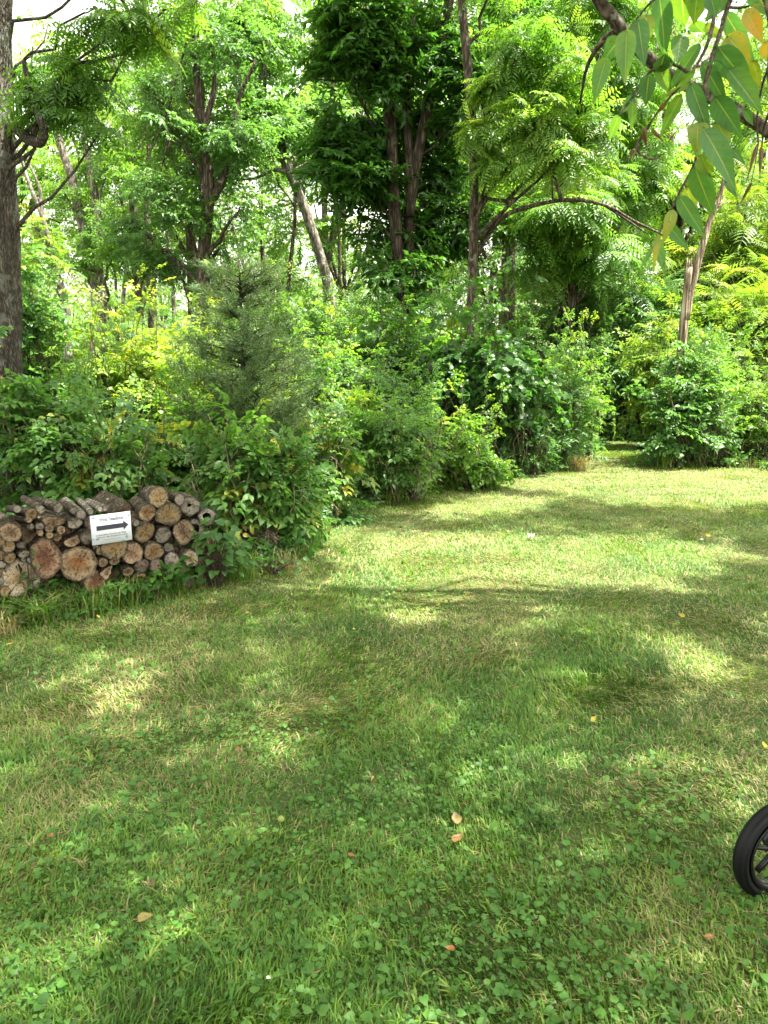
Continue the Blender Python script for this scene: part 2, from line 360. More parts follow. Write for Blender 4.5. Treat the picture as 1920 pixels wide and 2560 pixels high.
# ------------------------------------------------------------------ shade map on the lawn (photo pixels): where crowns overhead block the sun
LIT = [(1300, 1415, 340, 56), (1060, 1462, 210, 36), (1560, 1395, 240, 42), (1750, 1215, 330, 45), (1330, 1205, 330, 22), (1250, 1372, 320, 30), (960, 1395, 110, 26), (1250, 1265, 110, 8), (1120, 1285, 60, 8),
       (1760, 1235, 260, 30), (860, 1478, 60, 22), (1010, 1512, 90, 24), (1370, 1560, 60, 20), (1590, 1448, 70, 20), (1730, 1640, 90, 45), (1850, 1690, 70, 40), (1860, 1380, 20, 10),
       (310, 1745, 70, 20), (370, 1900, 95, 26), (700, 1885, 80, 28), (1180, 1990, 75, 26), (840, 1340, 60, 22), (1390, 1540, 50, 20)]
def lit(px, py, grow=1.):
    m = np.zeros(np.shape(px), bool)
    for cx, cy, a, b in LIT: m |= ((px-cx)/(a*grow))**2+((py-cy)/(b*grow))**2 < 1
    return m

# ------------------------------------------------------------------ grass and weeds of the lawn
def grow_lawn():
    r = np.random.RandomState(3); B = MB()
    n = 600000; y = 0.9+(r.rand(n)**1.35)*11.2; x = r.uniform(-.62, .62, n)*(y+.9)
    dens = np.clip(1.15-.055*y, .45, 1); k = (r.rand(n) < dens) & (inlawn(x, y) | onpath(x, y)); x, y = x[k], y[k]
    px, py, z = proj(np.stack([x, y, 0*x], -1)); k = (px > -80) & (px < 2000) & (py < 2700); x, y = x[k], y[k]
    ye = 12+r.rand(40000)*8; xe = r.uniform(.27, .36, 40000)*ye; k = onpath(xe, ye); x, y = np.r_[x, xe[k]], np.r_[y, ye[k]]
    n = len(x); p2 = np.stack([x, y], 1)
    dry = N1(p2*1.1)*.4+N2(p2*3.5)*.35+r.normal(size=n)*.6+np.where(x < -1.0, .25, 0)+.08+np.clip((y-4.8)*.06, 0, .3)  # real straw patches; the rise with distance stands in for sun on the lawn
    tone = .3+.12*N3(p2*1.6)+.08*N4(p2*6)+r.normal(size=n)*.12+np.clip((y-4)*.018, 0, .12)  # far green blades lightened too, sunlight put into their colour
    tint = np.where(dry > .55, .6+.4*r.rand(n)**1.5, np.clip(tone, .12, .6))
    h = r.uniform(.007, .026, n)*(1+.35*N4(p2*2.2))*np.where(r.rand(n) < .05, 1.8, 1); lay = np.where(dry > .55, 2.2, 1.1)
    a = r.uniform(0, 6.283, n)*.55+2.2*N2(p2*2.7); d = np.stack([np.cos(a), np.sin(a), 0*a], 1); s = np.stack([-np.sin(a), np.cos(a), 0*a], 1)
    wd = r.uniform(.0011, .0024, n)*(1+y*.10); base = np.stack([x, y, np.full(n, .003)], 1)
    ln = lay*r.uniform(.3, 1.3, n); up = np.array([0, 0, 1.])
    m = base+d*(h*ln*.35)[:, None]+up*(h*.62/np.maximum(ln, .7)**.5)[:, None]
    tp = base+d*(h*ln*1.05)[:, None]+up*(h/np.maximum(ln, .8))[:, None]
    V = np.stack([base-s*wd[:, None], base+s*wd[:, None], m+s*wd[:, None]*.85, m-s*wd[:, None]*.85, tp], 1)
    f = np.array([[0, 1, 2], [0, 2, 3], [3, 2, 4]])[None]+(np.arange(n)*5)[:, None, None]
    B.add(V.reshape(-1, 3), f.reshape(-1, 3), np.repeat(tint, 5))
    g = B.build('lawn_grass', M['grass']); tag(g, 'short mown lawn grass, green with straw-coloured dead blades, paler far off to imitate sun', 'grass', kind='stuff')
    # broad round weed leaves
    B = MB(); lf = ovate(1, .92, .12, .2, 1.2); lf = (lf[0], lf[1], np.zeros(len(lf[0]))); cl = spray_tri(5, 3)
    n = 46000; y = 1.0+(r.rand(n)**1.2)*6.5; x = r.uniform(-.62, .62, n)*(y+.7); p2 = np.stack([x, y], 1)
    k = (1.2*N2(p2*2.2+5)+.8*N4(p2*5)+r.normal(size=n)*.3+np.where(x < -1.6, -.5, 0)-.12*np.maximum(y-4, 0) > .05) & inlawn(x, y); x, y = x[k], y[k]; n = len(x)
    fw = np.stack([r.normal(size=n), r.normal(size=n), r.uniform(-.2, .35, n)], 1); up = np.stack([r.normal(size=n)*.35, r.normal(size=n)*.35-.25, np.ones(n)], 1)
    B.inst(lf, rotm(fw, up), np.stack([x, y, r.uniform(.018, .045, n)], 1), (.006+.017*r.rand(n)**2)*(1+.45*(r.rand(n) > .85))*np.where(y > 4, .8, 1), np.clip(.5+.17*r.normal(size=n), .12, .8), .1)
    g = B.build('lawn_weeds', M['weed']); tag(g, 'low round-leaved ivy and clover weeds spread through the lawn', 'weeds', kind='stuff')
    # crabgrass tufts
    B = MB(); n = 1300; y = 1.1+(r.rand(n)**1.2)*9; x = r.uniform(-.6, .6, n)*(y+.5); k = inlawn(x, y); x, y = x[k], y[k]
    for cx, cy in zip(x, y):
        m = r.randint(4, 11); a = r.uniform(0, 6.283, m); a = a*.45+r.uniform(0, 6.28); ln = r.uniform(.02, .065, m)*r.uniform(.6, 1.1); w_ = r.uniform(.0022, .0042)
        d = np.stack([np.cos(a), np.sin(a), 0*a], 1); s = np.stack([-d[:, 1], d[:, 0], 0*a], 1); b0 = np.array([cx, cy, .004])+r.normal(size=(m, 3))*[.006, .006, 0]
        md = b0+d*(ln*.35)[:, None]+[0, 0, 1]*(ln*.6)[:, None]; tp = b0+d*(ln*.9)[:, None]+[0, 0, 1]*(ln*r.uniform(.4, .95, m))[:, None]
        V = np.stack([b0-s*w_*.6, b0+s*w_*.6, md+s*w_, md-s*w_, tp], 1)
        f = np.array([[0, 1, 2], [0, 2, 3], [3, 2, 4]])[None]+(np.arange(m)*5)[:, None, None]
        B.add(V.reshape(-1, 3), f.reshape(-1, 3), np.clip(r.uniform(.32, .5)+r.normal(), .3, .56) if r.rand() < .97 else .8)
    g = B.build('lawn_crabgrass', M['grass']); tag(g, 'bright green tufts of coarse crabgrass scattered in the lawn', 'grass', kind='stuff')
grow_lawn()

# ------------------------------------------------------------------ generic shrub / tree
def shrub(name, label, cat, px, Y, halfw, ztop, sprays, mat, n, size, tm=.5, group=None, depth=None, zc=None, stems=7, zbot=.1, clump=.35, shell=.5, seed=0, droop=-.15, lobes=5, cf=1.4):
    """px: photo column of the middle; halfw: half width in photo pixels; ztop in metres"""
    r = np.random.RandomState(seed+int(px)); c = P(px, 900, Y); hw = halfw*Y/F; dp = depth or hw*.8
    root = thing(name, label, cat, (c[0], Y, 0), group); S = MB(); L = MB()
    for j in range(lobes):
        a = r.uniform(0, 6.28); q = r.uniform(.15, .62) if lobes > 1 else 0
        lc = np.array([c[0]+math.cos(a)*hw*q, Y+math.sin(a)*dp*q, 0]); top = ztop*r.uniform(.72, 1.0) if j else ztop
        if j == 0: lc[:2] = c[0], Y
        rr = np.array([hw*r.uniform(.5, .75), dp*r.uniform(.5, .75), (top-zbot)*.52]) if lobes > 1 else np.array([hw, dp, (top-zbot)*.52])
        lc[2] = zbot+(top-zbot)*.5
        p = blob(L, lc, rr, n//lobes, sprays, size, r, tm+r.normal()*.06, shell, droop, clump, .06, cf)
        for i in range(stems):
            if len(p) == 0: break
            e = p[r.randint(len(p))]; b0 = np.array([lc[0]+r.normal()*hw*.15, lc[1]+r.normal()*dp*.15, 0])
            limb(S, b0, e, .014*ztop**.5, .004, r, .1, 6, 4, .1)
    for i in range(int(6+n/60)):      # long shoots that break the outline
        a = r.uniform(0, 6.28); b0 = np.array([c[0]+math.cos(a)*hw*.4, Y+math.sin(a)*dp*.4, zbot+.1]); a += r.normal()*.5
        e = np.array([c[0]+math.cos(a)*hw*r.uniform(.3, 1.15), Y+math.sin(a)*dp*r.uniform(.3, 1.1), ztop*r.uniform(.7, 1.25)])
        q = limb(S, b0, e, .007, .002, r, .25, 9, 4, .1)
        if r.rand() < .75:
            k = r.randint(4, 9); w_ = q[-k:]; put(L, sprays, w_, unit(np.array([e-b0]*k)*[1, 1, .4]+r.normal(size=(k, 3))*.5), size*r.uniform(.45, .8, k), np.clip(tm+.12+r.normal(size=k)*.12, .1, .97), r)
    L.build('foliage', mat, root); S.build('stems', M['twig'], root)
    if zbot == 0:
        D = MB()
        for i in range(9):
            a = r.uniform(0, 6.28); b0 = np.array([c[0]+math.cos(a)*hw*.5, Y-dp*r.uniform(.2, .8), .05]); e = b0+[r.normal()*hw*.5, -dp*.35, ztop*r.uniform(.35, .9)]
            q = limb(D, b0, e, .006, .002, r, .3, 9, 4, .14); limb(D, q[5], q[5]+r.normal(size=3)*.15+[0, -.05, .12], .003, .001, r, .1, 4, 3)
        D.build('dead_twigs', M['snag'], root)
    return root
def tree(name, label, cat, stems, blobs, sprays, mat, size, bark='bark', group=None, seed=0, tm=.5, seg=10, clump=.35, droop=-.15, shell=.5, extra=None, limbs=2, cf=.9, thin=1.):
    """stems: list of (polyline, r0, r1); blobs: (centre, radii, n)"""
    size *= .58 if sprays is S_frond else .62; blobs = [(c, q, int(n*(.85 if sprays is S_frond else .72 if name == 'hickory_tree' else .6))) for c, q, n in blobs]; cf *= 1.2
    r = np.random.RandomState(100+seed); base = np.array(stems[0][0][0]); root = thing(name, label, cat, (base[0], base[1], 0), group)
    T = MB(); L = MB(); SP = []
    for pl, r0, r1 in stems:
        q = poly(pl, 26); rad = np.linspace(r0, r1, 26)
        if abs(q[0][2]) < .3: rad[:4] *= np.array([1.45, 1.22, 1.1, 1.03])
        T.tube(q, rad, seg, .5, .06, seed=seed+r.rand()*5); SP.append((q, rad))
    allp = np.concatenate([s[0] for s in SP]); allr = np.concatenate([s[1] for s in SP])
    for c, rad, n in blobs:
        c = np.asarray(c, float); p = blob(L, c, rad, n, sprays, size, r, tm+r.normal()*.05, shell, droop, clump, .2, cf)
        d = np.linalg.norm((allp-c)*[1, 1, 1.3]+[0, 0, .6], axis=1); i = int(np.argmin(d)); i = max(0, i-2)
        e = limb(T, allp[i], c, min(allr[i]*.5, .07)*thin, .015*thin, r, .05, 8, 6, .09)
        for j in range(limbs+n//80):
            if len(p): limb(T, e[r.randint(3, 8)], p[r.randint(len(p))], .018, .005, r, .05, 6, 4, .12)
    if extra: extra(T, L, r)
    t = T.build('trunk', M[bark], root, True)
    if L.n: L.build('crown', mat, root)
    return root
def pb(px, py, Y, rpx, n, rz=None, ry=None):   # blob from photo pixel + radius in pixels
    k = Y/F; return (P(px, py, Y), (rpx*k, (ry or rpx)*k, (rz or rpx)*k), n)

# ---- named trees
Y = 15.
ct = [([P(1005, 905, Y)*[1, 1, 0], P(1003, 780, Y), P(985, 500, Y), P(977, 300, Y), P(962, 0, Y), P(950, -350, Y)], .145, .07),
      ([P(1035, 905, Y)*[1, 1, 0]+[0, .3, 0], P(1033, 780, Y)+[0, .3, 0], P(1022, 560, Y)+[0, .2, 0], P(1052, 350, Y), P(1095, 160, Y), P(1125, 0, Y), P(1150, -300, Y)], .125, .06),
      ([P(1026, 540, Y), P(1022, 380, Y), P(1015, 230, Y), P(1030, 60, Y), P(1035, -250, Y)], .085, .04)]
bl = [pb(900, 60, Y-.5, 110, 300, 80), pb(860, 190, Y-.3, 90, 230, 60), pb(1000, 140, Y+1.5, 120, 260, 90), pb(900, 320, Y+.6, 80, 170, 60), pb(1110, 120, Y, 110, 230), pb(1190, 260, Y, 80, 150, 60),
      pb(890, 460, Y, 90, 220, 70), pb(930, 560, Y+.5, 80, 150, 50), pb(1110, 430, Y+1, 70, 120), pb(1160, 540, Y+.5, 90, 200, 60), pb(1000, -120, Y, 260, 160, 120), pb(840, 350, Y, 50, 80), pb(1240, 80, Y+1, 80, 120),
      pb(1000, 380, Y+1.9, 130, 130), pb(1010, 680, Y, 75, 170, 60), pb(1040, 560, Y-.3, 50, 60, 40), pb(960, 200, Y-.3, 60, 60, 50), pb(1070, 250, Y+1, 90, 130), pb(880, 420, Y+.2, 80, 120, 80), pb(1080, 610, Y+1.1, 100, 120, 60), pb(1000, -350, Y, 300, 60, 140)]
tree('hickory_tree', 'tall dark leafy tree of three brown trunks rising from one base in the middle', 'tree', ct, bl, S_narrow, M['dark'], 0.85, bark='bark_dark', seed=1, tm=.52, clump=.25, seg=14, thin=.5)
Y = 13.
def arch(T, L, r):
    a = poly([P(1192, 640, Y), P(1215, 595, Y), P(1262, 540, Y-.3), P(1330, 515, Y-.6), P(1420, 500, Y-.8), P(1510, 512, Y-.9), P(1590, 555, Y-.9), P(1665, 590, Y-.9)], 26)
    T.tube(a, np.linspace(.045, .014, 26), 8, .5, .1)
    T.tube(poly([P(1510, 512, Y-.9), P(1560, 545, Y-.8), P(1620, 585, Y-.8)], 8), np.linspace(.022, .008, 8), 6)
    T.tube(poly([P(1405, 500, Y-.8), P(1385, 440, Y-.8), P(1395, 340, Y-.7), P(1393, 240, Y-.6)], 12), np.linspace(.03, .01, 12), 6)
    T.tube(poly([P(1382, 500, Y-.8), P(1380, 450, Y-.9), P(1372, 400, Y-.9)], 8), np.linspace(.016, .006, 8), 6)
tree('walnut_tree', 'slender straight tree with an arching bent limb reaching right', 'tree',
     [([P(1180, 905, Y)*[1, 1, 0], P(1180, 760, Y), P(1185, 450, Y), P(1172, 200, Y), P(1155, 0, Y), P(1150, -300, Y)], .085, .06)],
     [pb(1290, 120, Y-.5, 90, 60, 60), pb(1340, 300, Y-.7, 90, 80, 60), pb(1230, 230, Y-.3, 60, 45, 40), pb(1400, 400, Y-.7, 90, 70, 50), pb(1230, 400, Y-.3, 60, 40), pb(1400, 200, Y-.5, 100, 90), pb(1250, -80, Y, 160, 50, 80), pb(1480, 330, Y-.5, 80, 60, 50), pb(1190, 330, Y-.5, 40, 22)],
     S_frond, M['lime'], .8, seed=2, tm=.62, extra=arch, clump=.6, seg=12, droop=-.3)
Y = 15.5
tree('sumac_tree', 'leafy tree with drooping feathery leaves right of the arching limb', 'tree',
     [([P(1420, 905, Y)*[1, 1, 0], P(1428, 780, Y), P(1440, 640, Y), P(1462, 520, Y), P(1480, 380, Y), P(1470, 150, Y)], .13, .05)],
     [pb(1430, 540, Y-.8, 110, 150, 50), pb(1370, 620, Y-.3, 60, 60, 40), pb(1340, 560, Y, 100, 120, 60), pb(1520, 640, Y-.5, 90, 110, 60), pb(1450, 450, Y, 130, 160, 70), pb(1360, 680, Y, 80, 90, 50), pb(1500, 760, Y+.5, 90, 110, 60), pb(1420, 290, Y+1, 150, 220), pb(1560, 200, Y+1, 140, 200), pb(1620, 420, Y+1, 110, 120), pb(1400, 80, Y+1, 160, 220), pb(1560, 480, Y+1, 90, 90), pb(1540, 0, Y+1, 150, 150)],
     S_frond, M['lime'], .95, seed=3, tm=.45, clump=.45, droop=-.35)
Y = 19.
tree('ivy_covered_tree', 'dark trunk wrapped in ivy that bulges out under the hanging leaves', 'tree',
     [([P(1700, 905, Y)*[1, 1, 0], P(1695, 760, Y), P(1690, 560, Y), P(1672, 380, Y), P(1668, 200, Y), P(1690, -100, Y)], .17, .1)],
     [pb(1720, 400, Y-.4, 75, 190, 28), pb(1690, 460, Y-.3, 60, 130, 40), pb(1660, 500, Y, 60, 90, 40), pb(1640, 440, Y, 40, 50), pb(1740, 520, Y, 50, 60), pb(1600, 50, Y+1, 200, 150), pb(1850, 120, Y+2, 120, 60)],
     S_ov, M['dark'], .6, seed=4, tm=.5, clump=.6)
Y = 12.
def snagx(T, L, r):
    T.tube(poly([P(1712, 800, Y), P(1722, 740, Y), P(1737, 680, Y), P(1750, 635, Y), P(1777, 545, Y), P(1800, 490, Y), P(1812, 440, Y)], 18), np.linspace(.07, .03, 18), 9, .5, .12)
    T.tube(poly([P(1790, 520, Y), P(1803, 512, Y), P(1806, 500, Y)], 5), [.02, .02, .015, .01, .006], 5)
    for i in range(7):
        a = i*.9; b = P(1721+6*math.cos(a), 670, Y)+[0, .04*math.sin(a), 0]; T.tube([b, b+[.0, 0, .05+.07*r.rand()], b+[.004, 0, .09+.1*r.rand()]], [.02, .012, .002], 5)
tree('dead_snag', 'bare dead trunk with a broken jagged top and pale leaning shoot', 'dead tree',
     [([P(1700, 1040, Y)*[1, 1, 0], P(1706, 850, Y), P(1712, 780, Y), P(1718, 720, Y), P(1722, 668, Y)], .085, .06)], [], S_leaf, M['mid'], .5, bark='snag', seed=5, extra=snagx, seg=12)
Y = 20.
def leanx(T, L, r):
    T.tube(poly([P(722, 432, Y), P(690, 425, Y-.2), P(640, 445, Y-.3), P(560, 450, Y-.3)], 10), np.linspace(.05, .015, 10), 6)
    T.tube(poly([P(730, 430, Y), P(790, 395, Y-.2), P(830, 370, Y-.3)], 8), np.linspace(.05, .02, 8), 6)
tree('leaning_tree', 'pale grey trunk leaning left behind the shrubs', 'tree',
     [([P(835, 905, Y)*[1, 1, 0], P(822, 720, Y), P(800, 640, Y), P(765, 530, Y), P(727, 435, Y), P(690, 360, Y), P(640, 200, Y)], .17, .09)],
     [pb(700, 330, Y, 110, 200, 70), pb(620, 250, Y, 120, 260), pb(650, 150, Y+1, 80, 170), pb(610, 60, Y, 100, 200), pb(780, 260, Y+1, 60, 60), pb(560, 360, Y, 80, 120, 50), pb(690, -80, Y, 150, 60)],
     S_narrow, M['mid'], .9, bark='bark_grey', seed=6, tm=.62, extra=leanx, clump=.2)
Y = 18.
tree('oak_tree', 'dense green tree with dark upright trunk left of the leaning one', 'tree',
     [([P(500, 905, Y)*[1, 1, 0], P(505, 760, Y), P(510, 640, Y), P(522, 470, Y), P(500, 280, Y), P(488, 80, Y), P(480, -150, Y)], .2, .06),
      ([P(520, 520, Y), P(560, 440, Y), P(600, 240, Y), P(640, 150, Y)], .1, .03), ([P(508, 330, Y), P(535, 220, Y), P(525, 60, Y)], .07, .03)],
     [pb(420, 320, Y-.4, 100, 300, 60), pb(590, 330, Y-.2, 100, 300, 70), pb(480, 430, Y+1.2, 120, 260, 50), pb(400, 440, Y-.5, 80, 150, 50), pb(600, 520, Y-.5, 60, 90, 40), pb(450, 180, Y+.6, 110, 220), pb(590, 140, Y, 110, 200), pb(380, 230, Y, 70, 90),
      pb(470, 560, Y, 90, 200, 60), pb(560, 590, Y+.5, 90, 180, 60), pb(420, 640, Y+.5, 100, 200, 60), pb(500, 30, Y, 140, 130), pb(540, 690, Y+1, 80, 120, 50), pb(330, 560, Y+1, 80, 140)],
     S_leaf, M['mid'], .85, seed=7, tm=.5, clump=.15)
Y = 20.
tree('twin_trunk_tree', 'pair of pale vine-clad trunks close together on the left', 'tree',
     [([P(275, 905, Y)*[1, 1, 0], P(240, 720, Y), P(205, 560, Y), P(175, 430, Y), P(150, 360, Y), P(120, 200, Y)], .15, .09),
      ([P(290, 905, Y)*[1, 1, 0], P(248, 680, Y), P(240, 520, Y), P(222, 400, Y), P(210, 330, Y), P(235, 270, Y), P(275, 190, Y), P(285, 130, Y)], .15, .06)],
     [pb(220, 560, Y-.3, 55, 110, 80), pb(200, 660, Y, 80, 160, 50), pb(250, 230, Y, 80, 80), pb(160, 480, Y, 50, 70), pb(280, 640, Y-.5, 50, 90), pb(270, 420, Y, 60, 80)],
     S_leaf, M['lime'], .7, bark='bark_grey', seed=8, tm=.5, clump=.3)
tree('thin_leaning_tree', 'thin bent trunk beside the big left trunk, twigs bare against the sky', 'tree',
     [([P(170, 905, 17), P(165, 760, 17), P(130, 640, 17), P(105, 540, 17), P(70, 450, 17), P(45, 370, 17)], .09, .03),
      ([P(105, 540, 17), P(98, 470, 17), P(70, 400, 17), P(55, 350, 17)], .04, .012), ([P(120, 590, 17), P(90, 570, 17), P(60, 550, 17)], .03, .01)],
     [pb(110, 620, 17, 60, 90), pb(80, 560, 17, 40, 40), pb(140, 700, 17, 60, 110)], S_leaf, M['lime'], .6, bark='bark_grey', seed=9, tm=.5)
for k, (pts, r0, lab) in enumerate([([(370, 905), (375, 700), (365, 520), (372, 380), (360, 240), (368, 60)], .09, 'slim straight trunk between the twin trunks and the oak-like tree'),
      ([(300, 905), (318, 640), (340, 520), (300, 440), (270, 400)], .07, 'slim crooked trunk just right of the twin trunks'),
      ([(715, 905), (722, 700), (738, 520), (735, 420), (742, 260)], .08, 'slim dark trunk just left of the leaning grey trunk'),
      ([(430, 905), (425, 640), (400, 470), (385, 330), (340, 180)], .07, 'slim trunk curving left in front of the oak-like tree'),
      ([(855, 905), (850, 700), (845, 560), (820, 430), (790, 330)], .08, 'dark slim trunk between the leaning trunk and the three-trunk tree'),
      ([(1075, 905), (1078, 720), (1072, 560), (1090, 420), (1100, 300)], .08, 'slim trunk between the three-trunk tree and the straight tree')]):
    Y = 22+k*.7; q = [P(*a, Y) for a in pts]; q[0] = q[0]*[1, 1, 0]
    tree('slim_tree', lab, 'tree', [(q, r0, r0*.45), ([q[3], q[3]+[.9, 0, 1.3], q[3]+[1.3, 0, 2.8]], r0*.5, .02)], [(q[-1], (1.3, 1.3, .9), 120), (q[-2]+[.8, 0, .6], (1., 1., .6), 70), (q[-2]+[-.9, 0, .2], (1., 1., .6), 70)], S_leaf, M['lime'], .9, bark='bark_grey' if k % 2 else 'bark', group='slim trees of the wood', seed=40+k, tm=.5)
# near left trunk
Y = 7.6
def nlx(T, L, r):
    T.tube(poly([P(20, 300, Y), P(40, 320, Y-.1), P(75, 350, Y-.2), P(103, 354, Y-.3), P(112, 332, Y-.35), P(104, 300, Y-.35), P(80, 250, Y-.3), P(60, 150, Y-.2)], 22), np.linspace(.055, .02, 22), 9, .5, .12)
    for a, b in (((60, 150), (240, 20)), ((104, 300), (180, 260)), ((240, 20), (275, 100)), ((275, -30), (300, 60)), ((275, -30), (400, 110))):
        limb(T, P(*a, Y-.2), P(*b, Y-.4), .016, .005, r, .05, 7, 5, .2)
x0 = P(20, 900, Y)[0]
tree('large_bark_tree', 'big rough-barked grey trunk with lichen at the left edge', 'tree',
     [([P(52, 1100, Y)*[1, 1, 0]+[-.28, 0, 0], P(52, 880, Y)+[-.275, 0, 0], P(50, 620, Y)+[-.265, 0, 0], P(40, 400, Y)+[-.25, 0, 0], P(30, 150, Y)+[-.235, 0, 0], P(24, -80, Y)+[-.22, 0, 0], P(10, -900, Y)+[-.2, 0, 0]], .27, .19)],
     [pb(120, 60, Y+.5, 90, 40, 70), pb(200, 190, Y-.3, 90, 46, 60), pb(130, 270, Y-.2, 90, 46, 50), pb(300, 60, Y-.6, 120, 40, 50), pb(90, 190, Y+.5, 50, 24), pb(380, 100, Y-.5, 90, 16, 50), pb(250, 330, Y-.4, 50, 8, 25), pb(300, -120, Y, 260, 90, 90), pb(480, 20, Y-.5, 80, 10, 30)],
     S_frond, M['lime'], .6, bark='bark_near', limbs=0, seed=10, tm=.45, extra=nlx, seg=40, clump=.6, droop=-.25, thin=.35)

# ---- pale dead branch, forked stump
def deadbranch():
    root = thing('dead_branch', 'bleached forked dead branch sticking up behind the yellow vine mound', 'dead branch', G(0, 1)*0+[P(225, 900, 11.5)[0], 11.5, 0])
    B = MB(); Y = 11.5; r = np.random.RandomState(4)
    B.tube(poly([P(226, 905, Y)*[1, 1, 0], P(226, 800, Y), P(224, 725, Y), P(205, 712, Y), P(190, 695, Y), P(178, 688, Y)], 16), np.linspace(.028, .008, 16), 6, .5, .1)
    for q in ([(224, 725), (245, 745), (262, 770)], [(224, 728), (240, 735), (275, 762)], [(208, 715), (190, 735), (178, 742)], [(224, 740), (236, 752), (250, 775)]):
        B.tube(poly([P(*a, Y) for a in q], 8), np.linspace(.013, .004, 8), 5)
    B.build('branch', M['snag'], root)
    root = thing('forked_stump', 'short pale forked dead stem behind the vine-draped shrub', 'dead tree', (P(1255, 900, 17)[0], 17, 0)); B = MB(); Y = 17
    B.tube(poly([P(1262, 905, Y)*[1, 1, 0], P(1258, 760, Y), P(1252, 715, Y), P(1240, 680, Y), P(1235, 655, Y)], 12), np.linspace(.09, .05, 12), 8, .5, .12)
    B.tube(poly([P(1258, 735, Y), P(1265, 690, Y), P(1268, 640, Y)], 8), np.linspace(.06, .03, 8), 7, .5, .1)
    B.build('trunk', M['snag'], root)
deadbranch()

LM = [(25, 'the big bark trunk at the left edge'), (240, 'the twin vine-clad trunks'), (505, 'the oak-like dark trunk'), (790, 'the leaning grey trunk'), (1010, 'the three-trunk tree'), (1185, 'the slender straight trunk'), (1440, 'the feathery tree'), (1700, 'the dead snag'), (1900, 'the right edge')]
USED = {}
def wlabel(look, x, y, kind):
    px = float(proj(np.array([x, y, 2.]))[0]); px = min(max(px, 0), 1920); k = int(np.argmin([abs(q[0]-px) for q in LM])); side = 'left' if px < LM[k][0] else 'right'
    dist = 'near' if y < 19 else 'middle-distance' if y < 26 else 'far' if y < 37 else 'farthest'
    return '%s %s %s seen just %s of %s' % (dist, look, kind, side, LM[k][1])
# ---- background trees (copies of four kinds)
def bgtree(seed, H, rc, sprays, mat, size, n, name, label, loc, tm, bark='bark', z0=.35):
    r = np.random.RandomState(seed); b = np.array(loc); lean = r.normal(size=2)*.8
    st = [([b, b+[lean[0]*.15, lean[1]*.15, H*.3], b+[lean[0]*.5, lean[1]*.5, H*.65], b+[lean[0], lean[1], H*.95]], H*.012+.03, .04)]
    bl = []
    for i in range(11):
        u = r.uniform(z0, 1); a = r.uniform(0, 6.28); q = rc*(1.1-.55*u)*r.uniform(.35, .85)
        bl.append((b+[lean[0]*u+math.cos(a)*q, lean[1]*u+math.sin(a)*q, H*u], (rc*.42, rc*.42, rc*.3), n//11))
        if i % 3 == 0: st.append(([b+[lean[0]*.2, lean[1]*.2, H*.35], b+[math.cos(a)*q*.5, math.sin(a)*q*.5, H*.5], b+[math.cos(a)*q, math.sin(a)*q, H*.75]], .09, .03))
    return tree(name, label, 'tree', st, bl, sprays, mat, size, bark, 'trees of the far wood', seed, tm, 8, .35, limbs=1)
BG = [bgtree(201, 13.5, 4.0, S_leaf, M['mid'], 1.25, 900, 'woodland_tree', 'tall mid-green broadleaf tree deep in the wood behind the shrubs', (-6.5, 27, 0), .6),
      bgtree(202, 14.5, 4.2, S_narrow, M['mid'], 1.3, 850, 'woodland_tree', 'tall slim-leaved tree deep in the wood behind the shrubs', (1.0, 29, 0), .68, 'bark_grey'),
      bgtree(203, 12.5, 4.0, S_frond, M['lime'], 1.3, 520, 'woodland_tree', 'feathery yellow-green tree deep in the wood behind the shrubs', (6.5, 24, 0), .6),
      bgtree(204, 14, 4.0, S_leaf, M['lime'], 1.25, 850, 'woodland_tree', 'bright lime-green tree deep in the wood behind the shrubs', (-12, 26, 0), .6)]
r = np.random.RandomState(12)
spots = []
for Yr, xs in ((23, (3.2, 10.5)), (28, (-8.5, -2.0, 5.2, 12.5)), (33, (-16, -10.5, -5.5, -1, 4, 9, 14.5)), (41, (-19, -12, -5, 1.5, 8.5, 15, 20)), (50, (-24, -15, -9, -3, 5, 12, 19, 26))):
    for x in xs: spots.append((x+r.normal()*.7, Yr+r.normal()*1.2))
for i, (x, y) in enumerate(spots):
    k = i*7 % 4 if i % 5 else 2; look = ('mid-green broadleaf', 'slim-leaved', 'feathery', 'lime-green')[k]
    dup(BG[k], (x, y, 0), r.uniform(0, 6.28), r.uniform(.85, 1.1)*(1 if y < 30 else .92)*(.84 if x < -1 else 1), label=wlabel(look, x, y, 'tree'))

